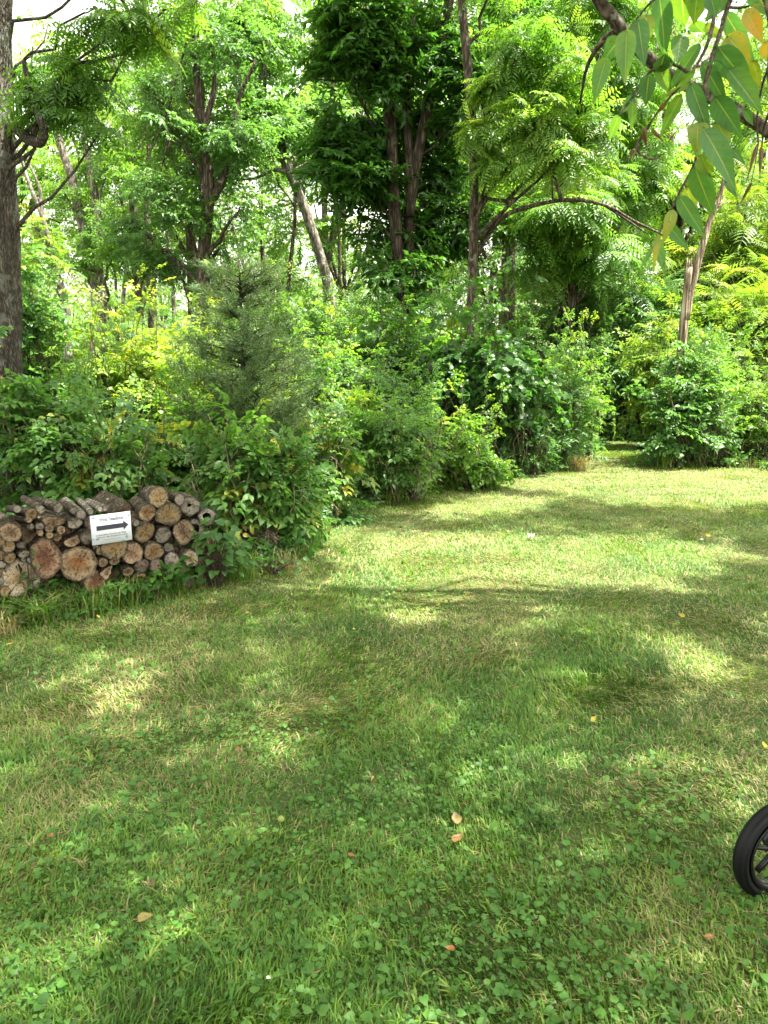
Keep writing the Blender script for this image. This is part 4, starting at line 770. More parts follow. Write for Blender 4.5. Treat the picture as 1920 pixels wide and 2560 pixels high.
LOGS = [ # zoom x, zoom y, radius, kind, label, extras
 (1372, 212, 92, 'tan', 'topmost log of the pile, brown cut end with a dark stained top half', dict(back=(-26, -4))),
 (1455, 365, 103, 'tan', 'wide brown log end directly below the topmost log', {}),
 (1272, 350, 80, 'orange', 'log end with orange rotten top, just right of the sign corner', dict(back=(-28, -22))),
 (1553, 238, 40, 'grey', 'small grey oval log end left of the decayed log on top', dict(asp=1.35, back=(-24, -10))),
 (1640, 290, 84, 'grey', 'big decayed log with crumbling pitted end near the top right', dict(hollow=.22, back=(-20, -14))),
 (1245, 528, 94, 'tan', 'brown and yellowish log end touching the right edge of the sign', {}),
 (1412, 540, 76, 'grey', 'round greyish log end below the wide brown one', {}),
 (1585, 520, 92, 'dark', 'tall dark log end with a rusty lower rim in the right part of the pile', dict(asp=1.2, back=(-6, -18))),
 (1180, 440, 32, 'grey', 'little grey log end beside the arrow tip of the sign', {}),
 (1145, 695, 93, 'dark', 'dark brown log end below the lower right corner of the sign', {}),
 (1330, 686, 87, 'orange', 'tan log end with orange heart and one vertical crack', {}),
 (1455, 655, 42, 'grey', 'small barked log end wedged right of the orange-hearted one', dict(back=(-12, -8))),
 (1490, 765, 72, 'grey', 'smooth grey log end in the lower right of the pile', {}),
 (1590, 847, 60, 'pink', 'pinkish grey log end at the lower right, low above the grass', {}),
 (1352, 808, 62, 'pink', 'pinkish log end below the orange-hearted one, right one of two', {}),
 (1228, 806, 64, 'pink', 'pinkish log end below the dark brown one, left one of two', {}),
 (1465, 878, 52, 'grey', 'small grey-brown log end above the heart-leaved weed', {}),
 (1550, 960, 62, 'pink', 'reddish grey log end half sunk in the ground at the lower right', dict(back=(-10, 0))),
 (1645, 950, 62, 'pink', 'low flat log end at the foot of the pile beside the leafy plant', dict(asp=.7, back=(-14, 0))),
 (1648, 745, 72, 'pale', 'long pale log with its weathered side showing, lower right', dict(back=(-46, -30), ln=.5, bark='snag')),
 (680, 785, 152, 'orange', 'largest log end with rusty orange heart and white rim below the sign', {}),
 (185, 905, 165, 'pale', 'biggest pale yellowish log end at the lower left of the pile', {}),
 (395, 740, 132, 'red', 'tall dark rusty log end with white lower rim left of the largest orange one', dict(asp=1.3)),
 (990, 655, 104, 'tan', 'log end half hidden behind the lower edge of the sign', {}),
 (868, 682, 38, 'tan', 'small log end just below the left bottom corner of the sign', {}),
 (75, 645, 57, 'tan', 'yellow-brown small log end at the left, upper of a pair', {}),
 (90, 745, 52, 'tan', 'yellow-brown small log end at the left, lower of a pair', {}),
 (10, 716, 42, 'tan', 'small tan log end cut off by the left edge of the photo', {}),
 (18, 802, 35, 'grey', 'small pale grey log end above the biggest pale one', {}),
 (45, 1030, 46, 'tan', 'small log end at the ground at the far left corner', {}),
 (95, 520, 88, 'dark', 'dark weathered log end with loose bark near the left edge', {}),
 (272, 360, 50, 'orange', 'orange brown log end on top of the left part of the pile', dict(back=(-30, -6))),
 (150, 318, 34, 'grey', 'bark-covered stub on the top row, leftmost but one', dict(back=(-22, 0))),
 (352, 322, 35, 'grey', 'grey round log end on the top row left of the split chunk', {}),
 (505, 308, 45, 'grey', 'grey-brown round log end in the middle of the top row', {}),
 (432, 283, 36, 'grey', 'small log lying in the top row behind the grey round end', dict(off=-.08)),
 (702, 370, 44, 'grey', 'thick grey branch sloping down toward the left corner of the sign', dict(back=(-40, -34), ln=.5, bark='bark_grey')),
 (785, 345, 27, 'grey', 'forked thin branch on top just above the sign', dict(back=(-30, -30), bark='bark_grey')),
 (908, 312, 28, 'grey', 'thin grey branch end on top right above the sign', dict(back=(-44, -18), bark='bark_grey')),
 (868, 318, 26, 'grey', 'thin grey branch end on top left of its twin above the sign', dict(back=(-40, -16), bark='bark_grey')),
 (345, 475, 38, 'grey', 'knobbly small grey log end in the small-wood section', {}),
 (430, 485, 38, 'dark', 'small dark log end in the small-wood section', {}),
 (350, 526, 30, 'tan', 'tiny yellow-brown log end under the knobbly one', {}),
 (430, 546, 32, 'tan', 'tiny ochre log end under the small dark one', {}),
 (530, 500, 40, 'dark', 'small mossy log end with tan rim left of the sign', {}),
 (490, 562, 38, 'dark', 'small dark log end below the mossy one', {}),
 (272, 474, 30, 'grey', 'small light grey log end right of the dark weathered one', {}),
 (250, 412, 28, 'dark', 'thin branch end lying under the orange brown top log', dict(back=(-50, -4))),
 (200, 622, 54, 'grey', 'upper grey split billet in the left part of the pile', dict(split=2, asp=.8)),
 (205, 705, 50, 'grey', 'lower grey split billet in the left part of the pile', dict(split=2, asp=.8, skew=.6)),
 (203, 762, 22, 'grey', 'tiny grey stick end, left one of two under the split billets', {}),
 (254, 760, 22, 'grey', 'tiny grey stick end, right one of two under the split billets', {}),
 (465, 400, 96, 'dark', 'brown split chunk leaning in the upper left of the pile', dict(split=3, asp=.8, bark='snag')),
 (622, 430, 74, 'grey', 'grey flaking chunk left of the sign', dict(split=2, asp=.9)),
 (620, 585, 76, 'dark', 'dark crumbling chunk above the largest orange end', dict(split=1, asp=.8)),
 (755, 560, 64, 'grey', 'grey-brown end with peeling bark at the left edge of the sign', {}),
 (890, 782, 42, 'dark', 'small mossy end right of the largest orange one', {}),
 (992, 762, 48, 'dark', 'dark bark piece below the half hidden end', dict(split=1)),
 (940, 860, 76, 'dark', 'dark rotten chunk low in the middle of the pile', dict(split=2)),
 (825, 960, 104, 'red', 'reddish clay-stained log end at the ground in the middle', dict(asp=1.0)),
 (1200, 945, 82, 'red', 'dark hollowed reddish log end at the ground right of the middle', dict(hollow=.4)),
 (1110, 860, 46, 'dark', 'knobbly dark root-like end low in the pile', {}),
 (8, 600, 38, 'tan', 'log end cut by the left edge of the photo, middle height', {}),
 (8, 375, 32, 'grey', 'small grey end at the top left corner of the pile', {}),
 (8, 530, 28, 'grey', 'small end at the left edge below the top row', {}),
 (12, 865, 38, 'tan', 'small end at the left edge between the two pale ones', {}),
 (4, 945, 30, 'grey', 'little dark-rimmed end low at the left edge', {}),
 (640, 330, 36, 'grey', 'thin barked log on top between the grey ones', dict(off=-.06, back=(-30, -20))),
 (1040, 330, 110, 'dark', 'big dark mossy slab lying on top behind the sign', dict(off=-.14, asp=.85, split=1, skew=-.3)),
 (800, 430, 70, 'pink', 'log end mostly hidden behind the upper left of the sign', dict(off=-.03)),
 (940, 480, 85, 'dark', 'log end hidden behind the middle of the sign', dict(off=-.05)),
 (1690, 480, 78, 'grey', 'hollow log end, lower one of the two on the right', dict(hollow=.5, back=(-22, -10))),
 (1790, 385, 74, 'grey', 'hollow log with a black hole at the top right end of the pile', dict(hollow=.42, back=(-42, 0), asp=1.02)),
 (1735, 630, 78, 'tan', 'log end half covered by the leafy plant under the hollow ones', {}),
 (1830, 600, 60, 'dark', 'dark log end under the hollow one behind the leafy plant', {}),
 (1780, 800, 75, 'dark', 'dark log end behind the leafy plant near the ground', {}),
 (1860, 740, 60, 'dark', 'dark log end behind the right side of the leafy plant', {}),
 (1740, 930, 70, 'pink', 'low log end hidden by the foot of the leafy plant', {}),
]
for x, y, rr, kd, lb, kw in LOGS: q = z(x, y); log(q[0], q[1], rr*.2893, kd, lb, **kw)
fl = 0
for i in range(6):       # filler logs added so the gaps between the front ends stay dark
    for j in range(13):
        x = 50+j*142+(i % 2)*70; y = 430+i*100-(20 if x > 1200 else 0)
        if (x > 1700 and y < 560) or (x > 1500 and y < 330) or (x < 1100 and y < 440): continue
        q = z(x, y); log(q[0]+LR.normal()*3, q[1]+LR.normal()*3, 19+LR.rand()*7, 'dark', 'dark filler log end added to keep the gaps behind the front row of ends dark', off=-.13, ln=.35)
# rotten splintered log lying right of the pile
root = thing('rotten_log', 'long splintered rotting log slanting down to the lawn right of the pile', 'log', G(690, 1410)); B = MB()
pq = poly([G(610, 1400)+[0, .25, .24], G(670, 1400)+[0, .15, .15], G(735, 1392)+[0, .02, .03]], 12); B.tube(pq, np.linspace(.07, .03, 12), 14, .5, .22)
for i in range(8): B.box(pq[4+i % 6]+[0, -.02-.01*(i % 3), .03], unit(pq[-1]-pq[0])*.1, [0, .008, .008], [.0, -.004, .010])
B.build('bark', M['snag'], root)
root = thing('rotten_log', 'dark crumbled log stub behind grass between the pile and the splintered log', 'log', G(640, 1400)); B = MB()
B.tube(poly([G(660, 1405)+[0, .1, .1], G(600, 1405)+[-.02, .35, .14]], 8), .085, 14, .5, .2); B.build('bark', M['bark_log'], root)

# ------------------------------------------------------------------ sign
def plain(name, col, rough=.5, spec=.5, metal=0):
    m, ns, ls, b = newmat(name); b.inputs['Base Color'].default_value = (*col, 1); b.inputs['Roughness'].default_value = rough; b.inputs['Specular IOR Level'].default_value = spec; b.inputs['Metallic'].default_value = metal; return m
M['paper'] = plain('laminated_paper', (.78, .8, .9), .25); M['ink'] = plain('dark_ink', (.035, .035, .06), .4); M['olive'] = plain('dark_green_ink', (.045, .06, .045), .4); M['grey_ink'] = plain('grey_ink', (.12, .12, .16), .5); M['pin'] = plain('blue_pushpin', (.1, .42, .6), .3); M['green_ink'] = plain('green_ink', (.08, .14, .08), .4)
def sign():
    TL, TR, BL = face(224.1, 1290.2, .055), face(324.8, 1277.2, .055), face(232.3, 1364, .055)
    u = TR-TL; W = np.linalg.norm(u); u /= W; v = BL-TL; v -= u*np.dot(u, v); H = np.linalg.norm(v); v /= H; n = np.cross(v, u); n = n if np.dot(n, PN) > 0 else -n
    H = W*.745; root = thing('paper_sign', 'white laminated paper sign with a black arrow pinned to the log pile', 'sign', TL+u*W/2+v*H)
    at = lambda a, b, c=0.: TL+u*W*a+v*H*b+n*c
    B = MB(); B.box(at(.5, .5, .002), u*W/2, v*H/2, n*.0015); B.build('sheet', M['paper'], root)
    B = MB(); a = [(.13, .37), (.80, .37), (.80, .285), (.93, .45), (.80, .615), (.80, .53), (.13, .53)]; V = [at(x, y, .0045) for x, y in a]
    B.add(V, [[0, 1, 5], [0, 5, 6], [2, 3, 4]]); B.build('arrow', M['ink'], root)
    def text(s, x, y, h, w, mat, nm):
        cu = bpy.data.curves.new(nm, 'FONT'); cu.body = s; cu.size = 1; cu.offset = .018; cu.align_x = 'LEFT'; o = bpy.data.objects.new(nm, cu); COL.objects.link(o)
        bpy.context.view_layer.update(); me = bpy.data.meshes.new_from_object(o.evaluated_get(bpy.context.evaluated_depsgraph_get())); bpy.data.objects.remove(o)
        co = np.array([q.co for q in me.vertices]); mx, mn = co[:, 0].max(), co[:, 0].min(); sx = w*W/(mx-mn); o3 = at(x, y, .0045)-np.array(root.location)
        co2 = o3+np.outer((co[:, 0]-mn)*sx, u)-np.outer(co[:, 1]*h*H, v)
        me.vertices.foreach_set('co', co2.astype(np.float32).ravel()); me.update(); me.materials.clear(); me.materials.append(mat); me.name = nm
        ob = bpy.data.objects.new(nm, me); COL.objects.link(ob); ob.parent = root
    text('Wind Telephone', .21, .235, .185, .6, M['grey_ink'], 'heading'); text('Located halfway down the trail. Please', .11, .715, .078, .75, M['grey_ink'], 'lettering'); text('watch your step, the ground is uneven.', .11, .79, .078, .79, M['grey_ink'], 'lettering')
    B = MB(); B.box(at(.5, .865, .0045), u*W*.22, v*H*.004, n*.0003); B.build('fine_print', M['grey_ink'], root)
    for x, y in ((.07, .075), (.945, .13), (.03, .80), (.79, .965)):
        B = MB(); c = at(x, y, .004); B.tube([c, c+n*.004, c+n*.008], [.0055, .005, .003], 10); B.build('pushpin', M['pin'], root)
    def butterfly(x, y, s):
        B = MB(); 
        for sg in (-1, 1): B.add([at(x, y, .0046), at(x+sg*s, y-s*1.3, .0046), at(x+sg*s*1.1, y+s*.2, .0046), at(x+sg*s*.6, y+s*.9, .0046)], [[0, 1, 2], [0, 2, 3]])
        B.build('butterfly', M['ink'], root)
    butterfly(.135, .83, .028); butterfly(.66, .085, .022)
    B = MB(); 
    for i in range(7):
        t = i*.9; B.add([at(.86, .86, .0046+i*.00005), at(.86+.045*math.cos(t), .86+.062*math.sin(t), .0046+i*.00005), at(.86+.03*math.cos(t+.4), .86+.042*math.sin(t+.4), .0046+i*.00005)], [[0, 1, 2]])
    B.build('flower_drawing', M['green_ink'], root)
sign()

# ------------------------------------------------------------------ weeds at the pile
def leafplant(name, label, c, h, w, n, lf, mat, ls, tm, seed):
    r = np.random.RandomState(seed); root = thing(name, label, 'plant', c); S = MB(); L = MB(); c = np.array(c)
    for i in range(n):
        a = r.uniform(0, 6.28); q = r.rand()**.6; e = c+np.array([math.cos(a)*w*q, math.sin(a)*w*q*.6, h*r.uniform(.25, 1)*(1.05-q*.35)])
        m = c+(e-c)*.55+[0, 0, h*.12]; S.tube(poly([c+r.normal(size=3)*[.02, .02, 0], m, e], 6), np.linspace(.003, .0012, 6), 4)
        fw = np.array([math.cos(a), math.sin(a)-.5, r.uniform(-.7, .1)]); L.inst((lf[0], lf[1], np.zeros(len(lf[0]))), rotm(fw[None], np.array([[r.normal()*.3, -.5+r.normal()*.3, 1]])), e[None], ls*r.uniform(.6, 1.15), np.array([np.clip(tm+r.normal()*.12, .1, .95)]))
    S.build('stem', M['twig'], root); L.build('foliage', mat, root)
O = ovate(1, .72, .07, .2, .8)
leafplant('broadleaf_weed', 'big round-leaved plant climbing over the right end of the log pile', G(545, 1462)-[0, .06, 0], .5, .24, 120, O, M['bramble'], .075, .45, 1)
leafplant('broadleaf_weed', 'small bright heart-leaved weed at the foot of the right logs', G(392, 1492)-[0, .05, 0], .2, .11, 20, O, M['lime'], .055, .35, 2)
leafplant('broadleaf_weed', 'tiny dark-leaved weed at the foot of the log pile below the sign', G(300, 1510)-[0, .04, 0], .15, .08, 14, O, M['bramble'], .04, .4, 3)
leafplant('vine_sprig', 'thin vine sprig climbing the tall rusty log end', G(100, 1535)-[0, .1, 0], .52, .05, 18, ovate(1, .5), M['bramble'], .045, .45, 4)
leafplant('broadleaf_weed', 'low weed in front of the left logs', G(175, 1532)-[0, .08, 0], .2, .14, 26, ovate(1, .5), M['bramble'], .045, .4, 6)
leafplant('broadleaf_weed', 'round-leaved weed between the two rotten logs', G(690, 1432)-[0, .05, 0], .2, .22, 36, O, M['bramble'], .045, .45, 7)
leafplant('golden_sprig', 'cluster of yellow autumn leaves above the top logs', G(420, 1380)+[0, .12, 0], .74, .16, 34, ovate(1, .55), M['gold'], .05, .5, 8)
leafplant('golden_sprig', 'few yellow leaves in the shade of the bramble right of the pile', G(640, 1380)+[-.05, .1, 0], .62, .14, 14, ovate(1, .55), M['gold'], .05, .5, 9)
def clump(label, c, n, h, spread, tm, seed, wd=.004, straw=.25):
    r = np.random.RandomState(seed); B = MB(); c = np.array(c)
    for i in range(n):
        a = r.uniform(0, 6.28); d = np.array([math.cos(a), math.sin(a), 0]); hh = h*r.uniform(.45, 1); sp = spread*r.uniform(.2, 1); b0 = c+r.normal(size=3)*[.05, .025, 0]; s = np.array([-d[1], d[0], 0]); p = []
        for k in range(7):
            t = k/6; q = b0+d*sp*t**1.4+np.array([0, 0, hh*(t*1.6-.85*t*t)*1.2]); wk = wd*(1-t**2)*.9+.0004; p += [q-s*wk, q+s*wk]
        f = []
        for k in range(6): f += [[2*k, 2*k+1, 2*k+3], [2*k, 2*k+3, 2*k+2]]
        B.add(p, f, np.clip(r.uniform(.7, 1) if r.rand() < straw else tm+r.normal()*.08, .1, 1))
    o = B.build('grass_clump', M['grass'], None); tag(o, label, 'grass clump')
clump('long arching grass clump spilling over the lawn at the left end of the pile', G(110, 1552)-[0, .1, 0], 150, .2, .32, .3, 1)
clump('dry straw clump in the left corner under the small logs', G(10, 1580)-[0, .05, 0], 110, .15, .25, .75, 2, .003, .8)
clump('upright grass tuft in front of the reddish ground log', G(245, 1535)-[0, .06, 0], 34, .2, .09, .4, 3, .005)
clump('slender upright grass at the right end of the log pile', G(612, 1450)-[0, .05, 0], 40, .36, .12, .45, 4, .0045)
clump('dry reddish straw tuft beside the splintered log', G(715, 1425)-[0, .02, 0], 60, .2, .1, .75, 5, .002, .9)
clump('broad-bladed grass clump on the lawn edge below the juniper', G(975, 1262)+[0, .05, 0], 90, .22, .25, .5, 6, .007)
clump('grass clump at the right side of the path opening', G(1670, 1172)+[0, .1, 0], 70, .3, .3, .5, 7, .008)
clump('straw clump at the left side of the path opening', G(1450, 1180)+[0, .05, 0], 140, .28, .25, .8, 8, .005, .85)

# ------------------------------------------------------------------ fallen leaves and petals
M['dryleaf'] = leafmat('fallen_leaf_yellow', [(.1, (.42, .34, .015)), (.5, (.38, .32, .07)), (.7, (.2, .15, .06)), (.9, (.3, .13, .03)), (1, (.16, .08, .035))], trans=.2, tcol=(1.3, 1.2, .5))
M['petal'] = plain('white_petal', (.85, .85, .82), .6)
FL = [(367, 2322, .055, .6, 'heart-shaped pale yellow fallen leaf near the bottom left'), (822, 1467, .05, .2, 'yellow fallen leaf on the lawn right of the log pile'), (27, 1626, .045, .2, 'yellow fallen leaf at the left edge of the lawn'),
      (229, 1594, .045, .2, 'yellow fallen leaf on the lawn below the arching grass'), (246, 1555, .035, .3, 'pale yellow fallen leaf closest to the log pile'), (620, 1546, .04, .2, 'small yellow leaf on the lawn below the splintered log'), (884, 1588, .04, .2, 'yellow fallen leaf in the middle of the shaded lawn'),
      (598, 1892, .045, .8, 'orange fallen leaf beside a small sunny patch'), (497, 1790, .04, .95, 'rust-coloured curled leaf on the shaded lawn'), (128, 2116, .045, .9, 'orange fallen leaf at the lower left'), (880, 2166, .04, .95, 'curled orange-brown leaf in the lower middle'),
      (1123, 2400, .032, .9, 'orange leaf standing upright among weeds at the bottom'), (1482, 1816, .045, .2, 'yellow leaf flat on the lawn right of the middle'), (1097, 1525, .045, .3, 'pale yellow leaf at the border of sun and shade'), (1703, 1552, .05, .2, 'yellow leaf standing up on the right side of the lawn'),
      (1907, 1882, .045, .15, 'yellow leaf at the right edge above the wheel'), (1768, 1347, .06, .15, 'bright yellow leaf on the sunny lawn at the right'), (1694, 1350, .04, .4, 'small pale leaf left of the bright yellow one'), (1890, 1472, .09, .15, 'long yellow-green leaf at the right edge of the lawn'),
      (1438, 1430, .04, .95, 'brown curled leaf on the sunny lawn'), (1768, 2372, .035, .95, 'brown fallen leaf at the lower right'), (1140, 2070, .07, .7, 'withered tan leaf standing in the lower middle of the lawn'), (1145, 2120, .06, .8, 'withered curled leaf just below the tan standing one')]
r = np.random.RandomState(9)
for px, py, s, t, lb in FL:
    s *= .8
    B = MB(); lf = ovate(1, .62, .2, -.15, .5); c = G(px, py); a = r.uniform(0, 6.28); fw = np.array([math.cos(a), math.sin(a), r.uniform(0, .5)]); up = np.array([r.normal()*.3, -.4+r.normal()*.3, 1])
    B.inst((lf[0], lf[1], np.zeros(12+4)[:len(lf[0])]), rotm(fw[None], up[None]), (c-unit(fw)*s*.5+[0, 0, .035])[None], s, np.array([t])); o = B.build('fallen_leaf', M['dryleaf'] if s < .07 else M['yellow'])
    tag(o, lb, 'leaf', 'fallen leaves on the lawn')
for px, py, s, lb in ((1327, 1352, .05, 'white fallen blossom on the sunny lawn'), (1753, 1359, .02, 'small white blossom on the sunny lawn at the right'), (672, 2472, .008, 'tiny white petal near the bottom of the lawn')):
    B = MB(); c = G(px, py)+[0, 0, .03]
    for k in range(6):
        a = k*1.05+px; lf = ovate(1, .6, .15, -.2); B.inst((lf[0], lf[1], np.zeros(len(lf[0]))), rotm(np.array([[math.cos(a), math.sin(a), .35+.3*(k % 2)]]), np.array([[0, 0, 1.]])), c[None], s, np.array([.5]))
    tag(B.build('white_blossom', M['petal']), lb, 'blossom')
M['nut'] = plain('green_nut', (.2, .26, .05), .5); B = MB(); c = G(703, 2068)+[0, 0, .03]
B.tube([c+[0, 0, q] for q in (-.012, -.009, -.004, .002, .007, .011, .013)], [.002, .0075, .0105, .0115, .009, .005, .0015], 14); tag(B.build('fallen_nut', M['nut'], None, True), 'round green unripe nut lying among the weeds', 'nut')

# ------------------------------------------------------------------ stroller wheel at the right edge
M['rubber'] = plain('black_rubber', (.004, .0042, .005), .6, .25); M['plastic'] = plain('black_plastic', (.006, .006, .007), .35, .35); M['chrome'] = plain('chrome', (.7, .7, .7), .15, .5, 1)
def stroller():
    R = .152; n = unit(np.array([.36, -.93, 0.])); gp = G(1902, 2228); c = gp+[0, 0, R-.014]; u = np.cross(n, [0, 0, 1.]); v = np.array([0, 0, 1.])
    c = np.array([c[0]+.03, c[1], c[2]])
    root = thing('stroller', 'black pushchair wheel entering the picture at the right edge', 'stroller', (c[0], c[1], 0))
    def lathe(prof, seg=56):
        B = MB(); k = len(prof); V = []
        for rr, w_ in prof:
            th = np.linspace(0, 2*math.pi, seg, endpoint=False); V.append(c+np.outer(np.cos(th)*rr, u)+np.outer(np.sin(th)*rr, v)+n*w_)
        I = np.arange(seg); J = (I+1) % seg; f = []
        for i in range(k): o = i*seg; p = ((i+1) % k)*seg; f += [np.stack([o+I, o+J, p+J], 1), np.stack([o+I, p+J, p+I], 1)]
        B.add(np.concatenate(V), np.concatenate(f)); return B
    t = .024
    tyre = []
    for i in range(28):
        a = 2*math.pi*i/28; rr = R-.02+math.cos(a)*.02; w_ = math.sin(a)*t
        if i in (2, 26, 5, 23): rr -= .006
        tyre.append((rr, w_))
    wheel = lathe([(R-.037, .02), (R-.034, .024), (R-.045, .022), (R-.052, .016), (R-.052, -.016), (R-.045, -.022), (R-.034, -.024), (R-.037, -.02)]).build('wheel', M['plastic'], root, True)
    def sub(B, name, mat, sm=True):
        o = B.build(name, mat, root, sm); o.parent = wheel; return o
    sub(lathe(tyre), 'tyre', M['rubber'])
    for k in range(6):
        a = k*math.pi/3+.35; d = math.cos(a)*u+math.sin(a)*v; B = MB(); s = np.cross(n, d); B.box(c+d*.047, d*.038, s*.0055, n*.007); sub(B, 'spoke', M['plastic'], False)
    B = MB(); B.tube([c-n*.03, c+n*.03], .016, 20); sub(B, 'hub', M['plastic'])
    B = MB(); B.tube([c+n*.03, c+n*.038, c+n*.04], [.009, .009, .006], 16); sub(B, 'axle_cap', M['chrome'])
    B = MB(); B.tube(poly([c-n*.035, c-n*.04+u*0+[.05, .03, .03], c+[.14, .02, .18], c+[.5, .1, .62]], 14), .013, 12); B.build('fork', M['plastic'], root, True)
    B = MB(); B.tube(poly([c+[.3, .06, .37], c+[.75, -.1, .1], c+[.95, -.1, .0]], 10), .012, 10); B.build('frame', M['plastic'], root, True)
stroller()

# ------------------------------------------------------------------ hanging branch close to the camera, top right
def nearleafmat():
    m, ns, ls, b = newmat('near_leaf')
    def att(n): a = ns.new('ShaderNodeAttribute'); a.attribute_name = n; return a.outputs['Fac']
    def mth(op, a, b_=None, c=None):
        q = ns.new('ShaderNodeMath'); q.operation = op
        for i, s in enumerate((a, b_, c)):
            if s is None: continue
            if isinstance(s, (int, float)): q.inputs[i].default_value = s
            else: ls.new(s, q.inputs[i])
        return q.outputs[0]
    r = ramp(ns, [(0, (.1, .055, .02)), (.12, (.14, .08, .03)), (.2, (.035, .1, .04)), (.45, (.06, .17, .055)), (.6, (.09, .2, .035)), (.8, (.17, .23, .03)), (.92, (.32, .26, .03)), (1, (.42, .24, .03))])
    g = ns.new('ShaderNodeNewGeometry'); n = ns.new('ShaderNodeTexNoise'); n.inputs['Scale'].default_value = 45; n.inputs['Detail'].default_value = 5; ls.new(g.outputs['Position'], n.inputs[0])
    n3 = ns.new('ShaderNodeTexNoise'); n3.inputs['Scale'].default_value = 130; n3.inputs['Detail'].default_value = 2; ls.new(g.outputs['Position'], n3.inputs[0])
    spot = mth('MULTIPLY', mth('GREATER_THAN', n3.outputs['Fac'], .7), -.35)
    ls.new(mth('ADD', mth('ADD', att('tint'), spot), mth('MULTIPLY', mth('SUBTRACT', n.outputs['Fac'], .5), .34)), r.inputs[0])
    av = mth('ABSOLUTE', att('lv')); ve = mth('SINE', mth('MULTIPLY', mth('SUBTRACT', att('lu'), mth('MULTIPLY', av, .16)), 48.)); vein = mth('GREATER_THAN', ve, .975); rib = mth('LESS_THAN', av, .045)
    k = mth('MINIMUM', mth('ADD', mth('MULTIPLY', vein, .16), mth('MULTIPLY', rib, .7)), .75)
    mx = ns.new('ShaderNodeMixRGB'); mx.inputs[2].default_value = (.3, .36, .12, 1); ls.new(k, mx.inputs[0]); ls.new(r.outputs[0], mx.inputs[1])
    ls.new(mx.outputs[0], b.inputs['Base Color']); b.inputs['Roughness'].default_value = .45
    bp = ns.new('ShaderNodeBump'); bp.inputs['Strength'].default_value = .12; bp.inputs['Distance'].default_value = .001; ls.new(mth('MULTIPLY', ve, 1.), bp.inputs['Height']); ls.new(bp.outputs[0], b.inputs['Normal'])
    mu = ns.new('ShaderNodeMixRGB'); mu.blend_type = 'MULTIPLY'; mu.inputs[0].default_value = 1; mu.inputs[2].default_value = (1.8, 1.7, .6, 1); ls.new(mx.outputs[0], mu.inputs[1])
    t = ns.new('ShaderNodeBsdfTranslucent'); ls.new(mu.outputs[0], t.inputs[0]); ms = ns.new('ShaderNodeMixShader'); ms.inputs[0].default_value = .52
    ls.new(b.outputs[0], ms.inputs[1]); ls.new(t.outputs[0], ms.inputs[2]); ls.new(ms.outputs[0], ns['Material Output'].inputs[0]); return m
M['near'] = nearleafmat()
NL = [(330, 300, 190, 500, 150, .35), (215, 470, 105, 840, 150, .55), (380, 240, 360, 680, 170, .6), (470, 150, 535, 560, 170, .4), (540, 110, 520, 420, 150, .75), (640, -60, 725, 500, 180, .42), (820, 280, 790, 540, 140, .55), (690, 430, 640, 610, 135, .25),
      (560, 600, 530, 870, 145, .28), (640, 540, 740, 770, 130, .62), (440, 780, 330, 930, 95, .25), (425, 830, 430, 1060, 80, .6), (320, 930, 235, 1150, 85, .55), (980, 350, 690, 780, 110, .5), (940, 570, 760, 740, 60, .6), (910, 670, 610, 800, 55, .7),
      (990, 500, 1230, 900, 140, .4), (1120, 380, 1430, 780, 220, .4), (1170, 90, 1430, 520, 150, .4), (1200, 560, 1510, 940, 170, .55), (900, 670, 1065, 1150, 150, .4), (1090, 780, 1320, 1110, 200, .42), (1000, 1050, 1320, 1540, 215, .48),
      (930, 1350, 1100, 1810, 195, .48), (800, 1590, 1030, 1950, 145, .47), (700, 1800, 890, 2050, 105, .48), (610, 1940, 700, 2240, 100, .52), (600, 2000, 480, 2200, 45, .6), (640, 1900, 590, 2212, 60, .85), (760, 1700, 680, 1980, 105, .82), (860, 1530, 950, 1740, 120, .75),
      (980, 1250, 1070, 1450, 150, .68), (960, 1000, 950, 1270, 165, .75), (1110, 980, 1215, 1210, 150, .75), (830, 760, 620, 1150, 110, .6), (930, 170, 1010, 310, 110, .55), (820, -100, 850, 210, 230, .6), (1060, -40, 1110, 140, 140, .4), (960, -120, 930, 210, 190, .62), (1200, -100, 1000, 190, 170, .55),
      (1190, 290, 1400, 520, 190, .84), (1340, 80, 1510, 340, 150, .93), (1400, 480, 1470, 720, 80, .78), (1330, 880, 1420, 1030, 60, .4), (1230, 1200, 1345, 1345, 60, .4), (1180, 1470, 1285, 1615, 55, .4), (1400, -100, 1560, 150, 160, .5), (1500, 330, 1560, 520, 120, .9), (1010, 200, 1180, 330, 90, .7),
      (520, 1030, 540, 1210, 90, .08), (580, 1050, 690, 1160, 60, .12), (450, 1210, 385, 1310, 60, .05), (1440, 1170, 1350, 1490, 60, .1), (1475, 1180, 1460, 1460, 65, .14), (1400, 1480, 1300, 1660, 50, .1), (700, 830, 620, 930, 60, .05)]
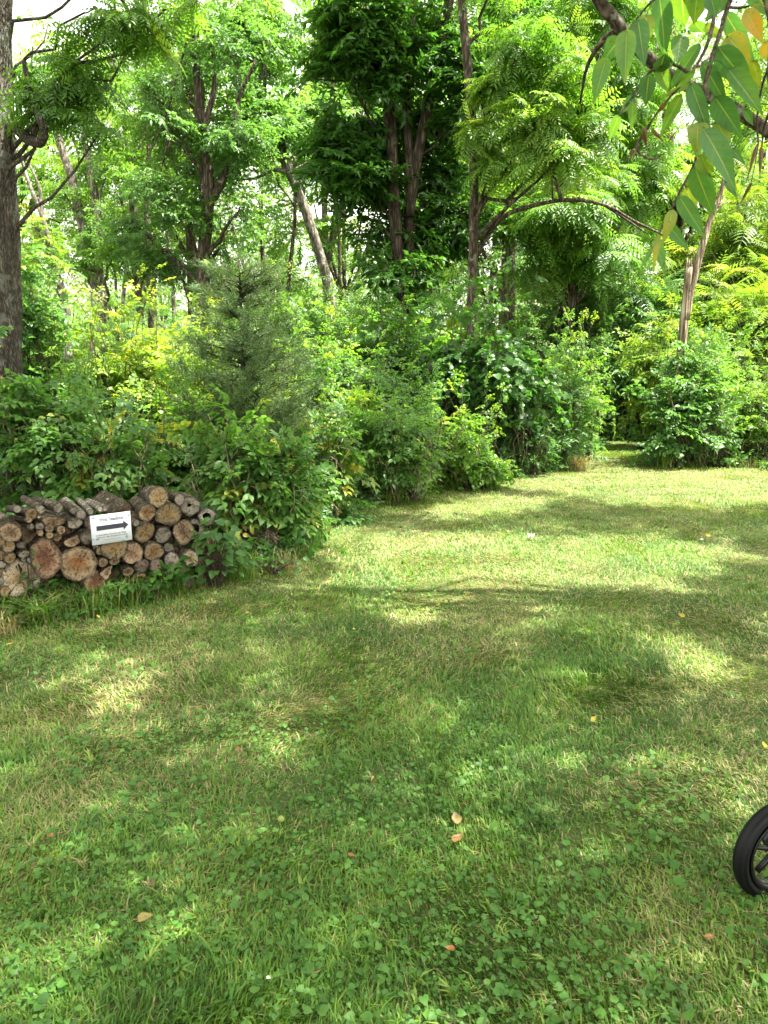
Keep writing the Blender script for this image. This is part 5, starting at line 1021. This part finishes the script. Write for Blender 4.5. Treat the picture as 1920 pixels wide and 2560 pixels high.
def hanging():
    r = np.random.RandomState(31); zz = lambda x, y, Y: P(1450+x*.3074, y*.3074, Y)
    root = thing('hanging_branch', 'close-up hanging branch with long pointed green and yellowing leaves, top right corner', 'branch', zz(1500, -300, 1.3))
    S = MB(); Y0 = 1.25
    tw = [[(1500, -500), (1300, -200), (1120, 0), (1080, 200), (1010, 420), (900, 600), (760, 760), (640, 900), (560, 1020)], [(1300, -200), (1200, 60), (1130, 300), (1060, 520), (1000, 800), (985, 1040), (930, 1330), (800, 1580), (700, 1790), (610, 1950)],
          [(1120, 0), (900, -50), (700, -80), (520, 80), (400, 240), (260, 420)], [(560, 1020), (480, 1240), (560, 1290), (680, 1250)], [(1400, -300), (1540, 200), (1530, 540), (1480, 700), (1440, 960), (1450, 1180)], [(1530, 540), (1540, 900), (1490, 1060), (1480, 1190)], [(900, 600), (700, 520), (560, 590), (440, 780), (320, 930)], [(1200, 60), (1330, 60), (1400, 40)]]
    tp = []
    for i, t in enumerate(tw):
        q = poly([zz(x, y, Y0+.03*math.sin(k+i)) for k, (x, y) in enumerate(t)], 22); S.tube(q, np.linspace(.0042 if i < 2 else .0028, .0012, 22), 6, .5, .1); tp.append(q)
    S.build('twig', M['twig'], root, True); tp = np.concatenate(tp)
    nu, nv = 14, 7
    for i, (x0, y0, x1, y1, wd, tn) in enumerate(NL):
        a = zz(x0, y0, Y0+r.uniform(-.07, .07)); b = zz(x1, y1, a[1]+r.uniform(-.02, .05)); Ls = np.linalg.norm(b-a); fw = (b-a)/Ls; W_ = wd*.3074*a[1]/F*.92
        vw = unit(a-np.array([0, 0, CAMH])); up = unit(-vw+r.normal(size=3)*.22); sd = unit(np.cross(up, fw)); up = np.cross(fw, sd); W_ /= max(.5, abs(np.dot(up, vw)))**.5
        us = np.linspace(0, 1, nu); vs = np.linspace(-1, 1, nv); V = []; LU = []; LV = []; dry = tn < .16
        for u in us:
            w_ = W_/2*((math.sin(math.pi*u**.62)**.95*(1-.22*u)*1.08+.003)*.92)
            bend = -(.05+.035*(i*7 % 6))*Ls*u*u*(1 if i % 3 else -.6)
            for vv in vs:
                z_ = abs(vv)*w_*(.12+.09*(i*5 % 6))+bend+(.03*W_*math.sin(9*u+i)*abs(vv))
                q = a+fw*Ls*u+sd*vv*w_+up*z_
                if dry: an = vv*2.2+u*2.; q = a+fw*Ls*u+(sd*math.sin(an)+up*math.cos(an))*w_*.55
                V.append(q); LU.append(u); LV.append(vv)
        f = []
        for p in range(nu-1):
            for q in range(nv-1): o = p*nv+q; f += [[o, o+nv, o+nv+1], [o, o+nv+1, o+1]]
        B = MB(); B.add(V, f, tn); st = tp[np.argmin(np.linalg.norm(tp-a, axis=1))]
        if np.linalg.norm(st-a) > .004: B.tube([a+fw*.004, (a+st)/2+[0, 0, .004], st], [.0008, .0009, .001], 4, tn, 0, False); k = 12
        else: k = 0
        o = B.build('leaf', M['near'], root, True)
        for nm, arr in (('lu', LU), ('lv', LV)): at = o.data.attributes.new(nm, 'FLOAT', 'POINT'); at.data.foreach_set('value', np.r_[np.array(arr, np.float32), np.ones(k, np.float32)*.5])
        if dry: o['label'] = 'curled brown withered leaf'
        elif tn > .8: o['label'] = 'yellowing leaf'
hanging()
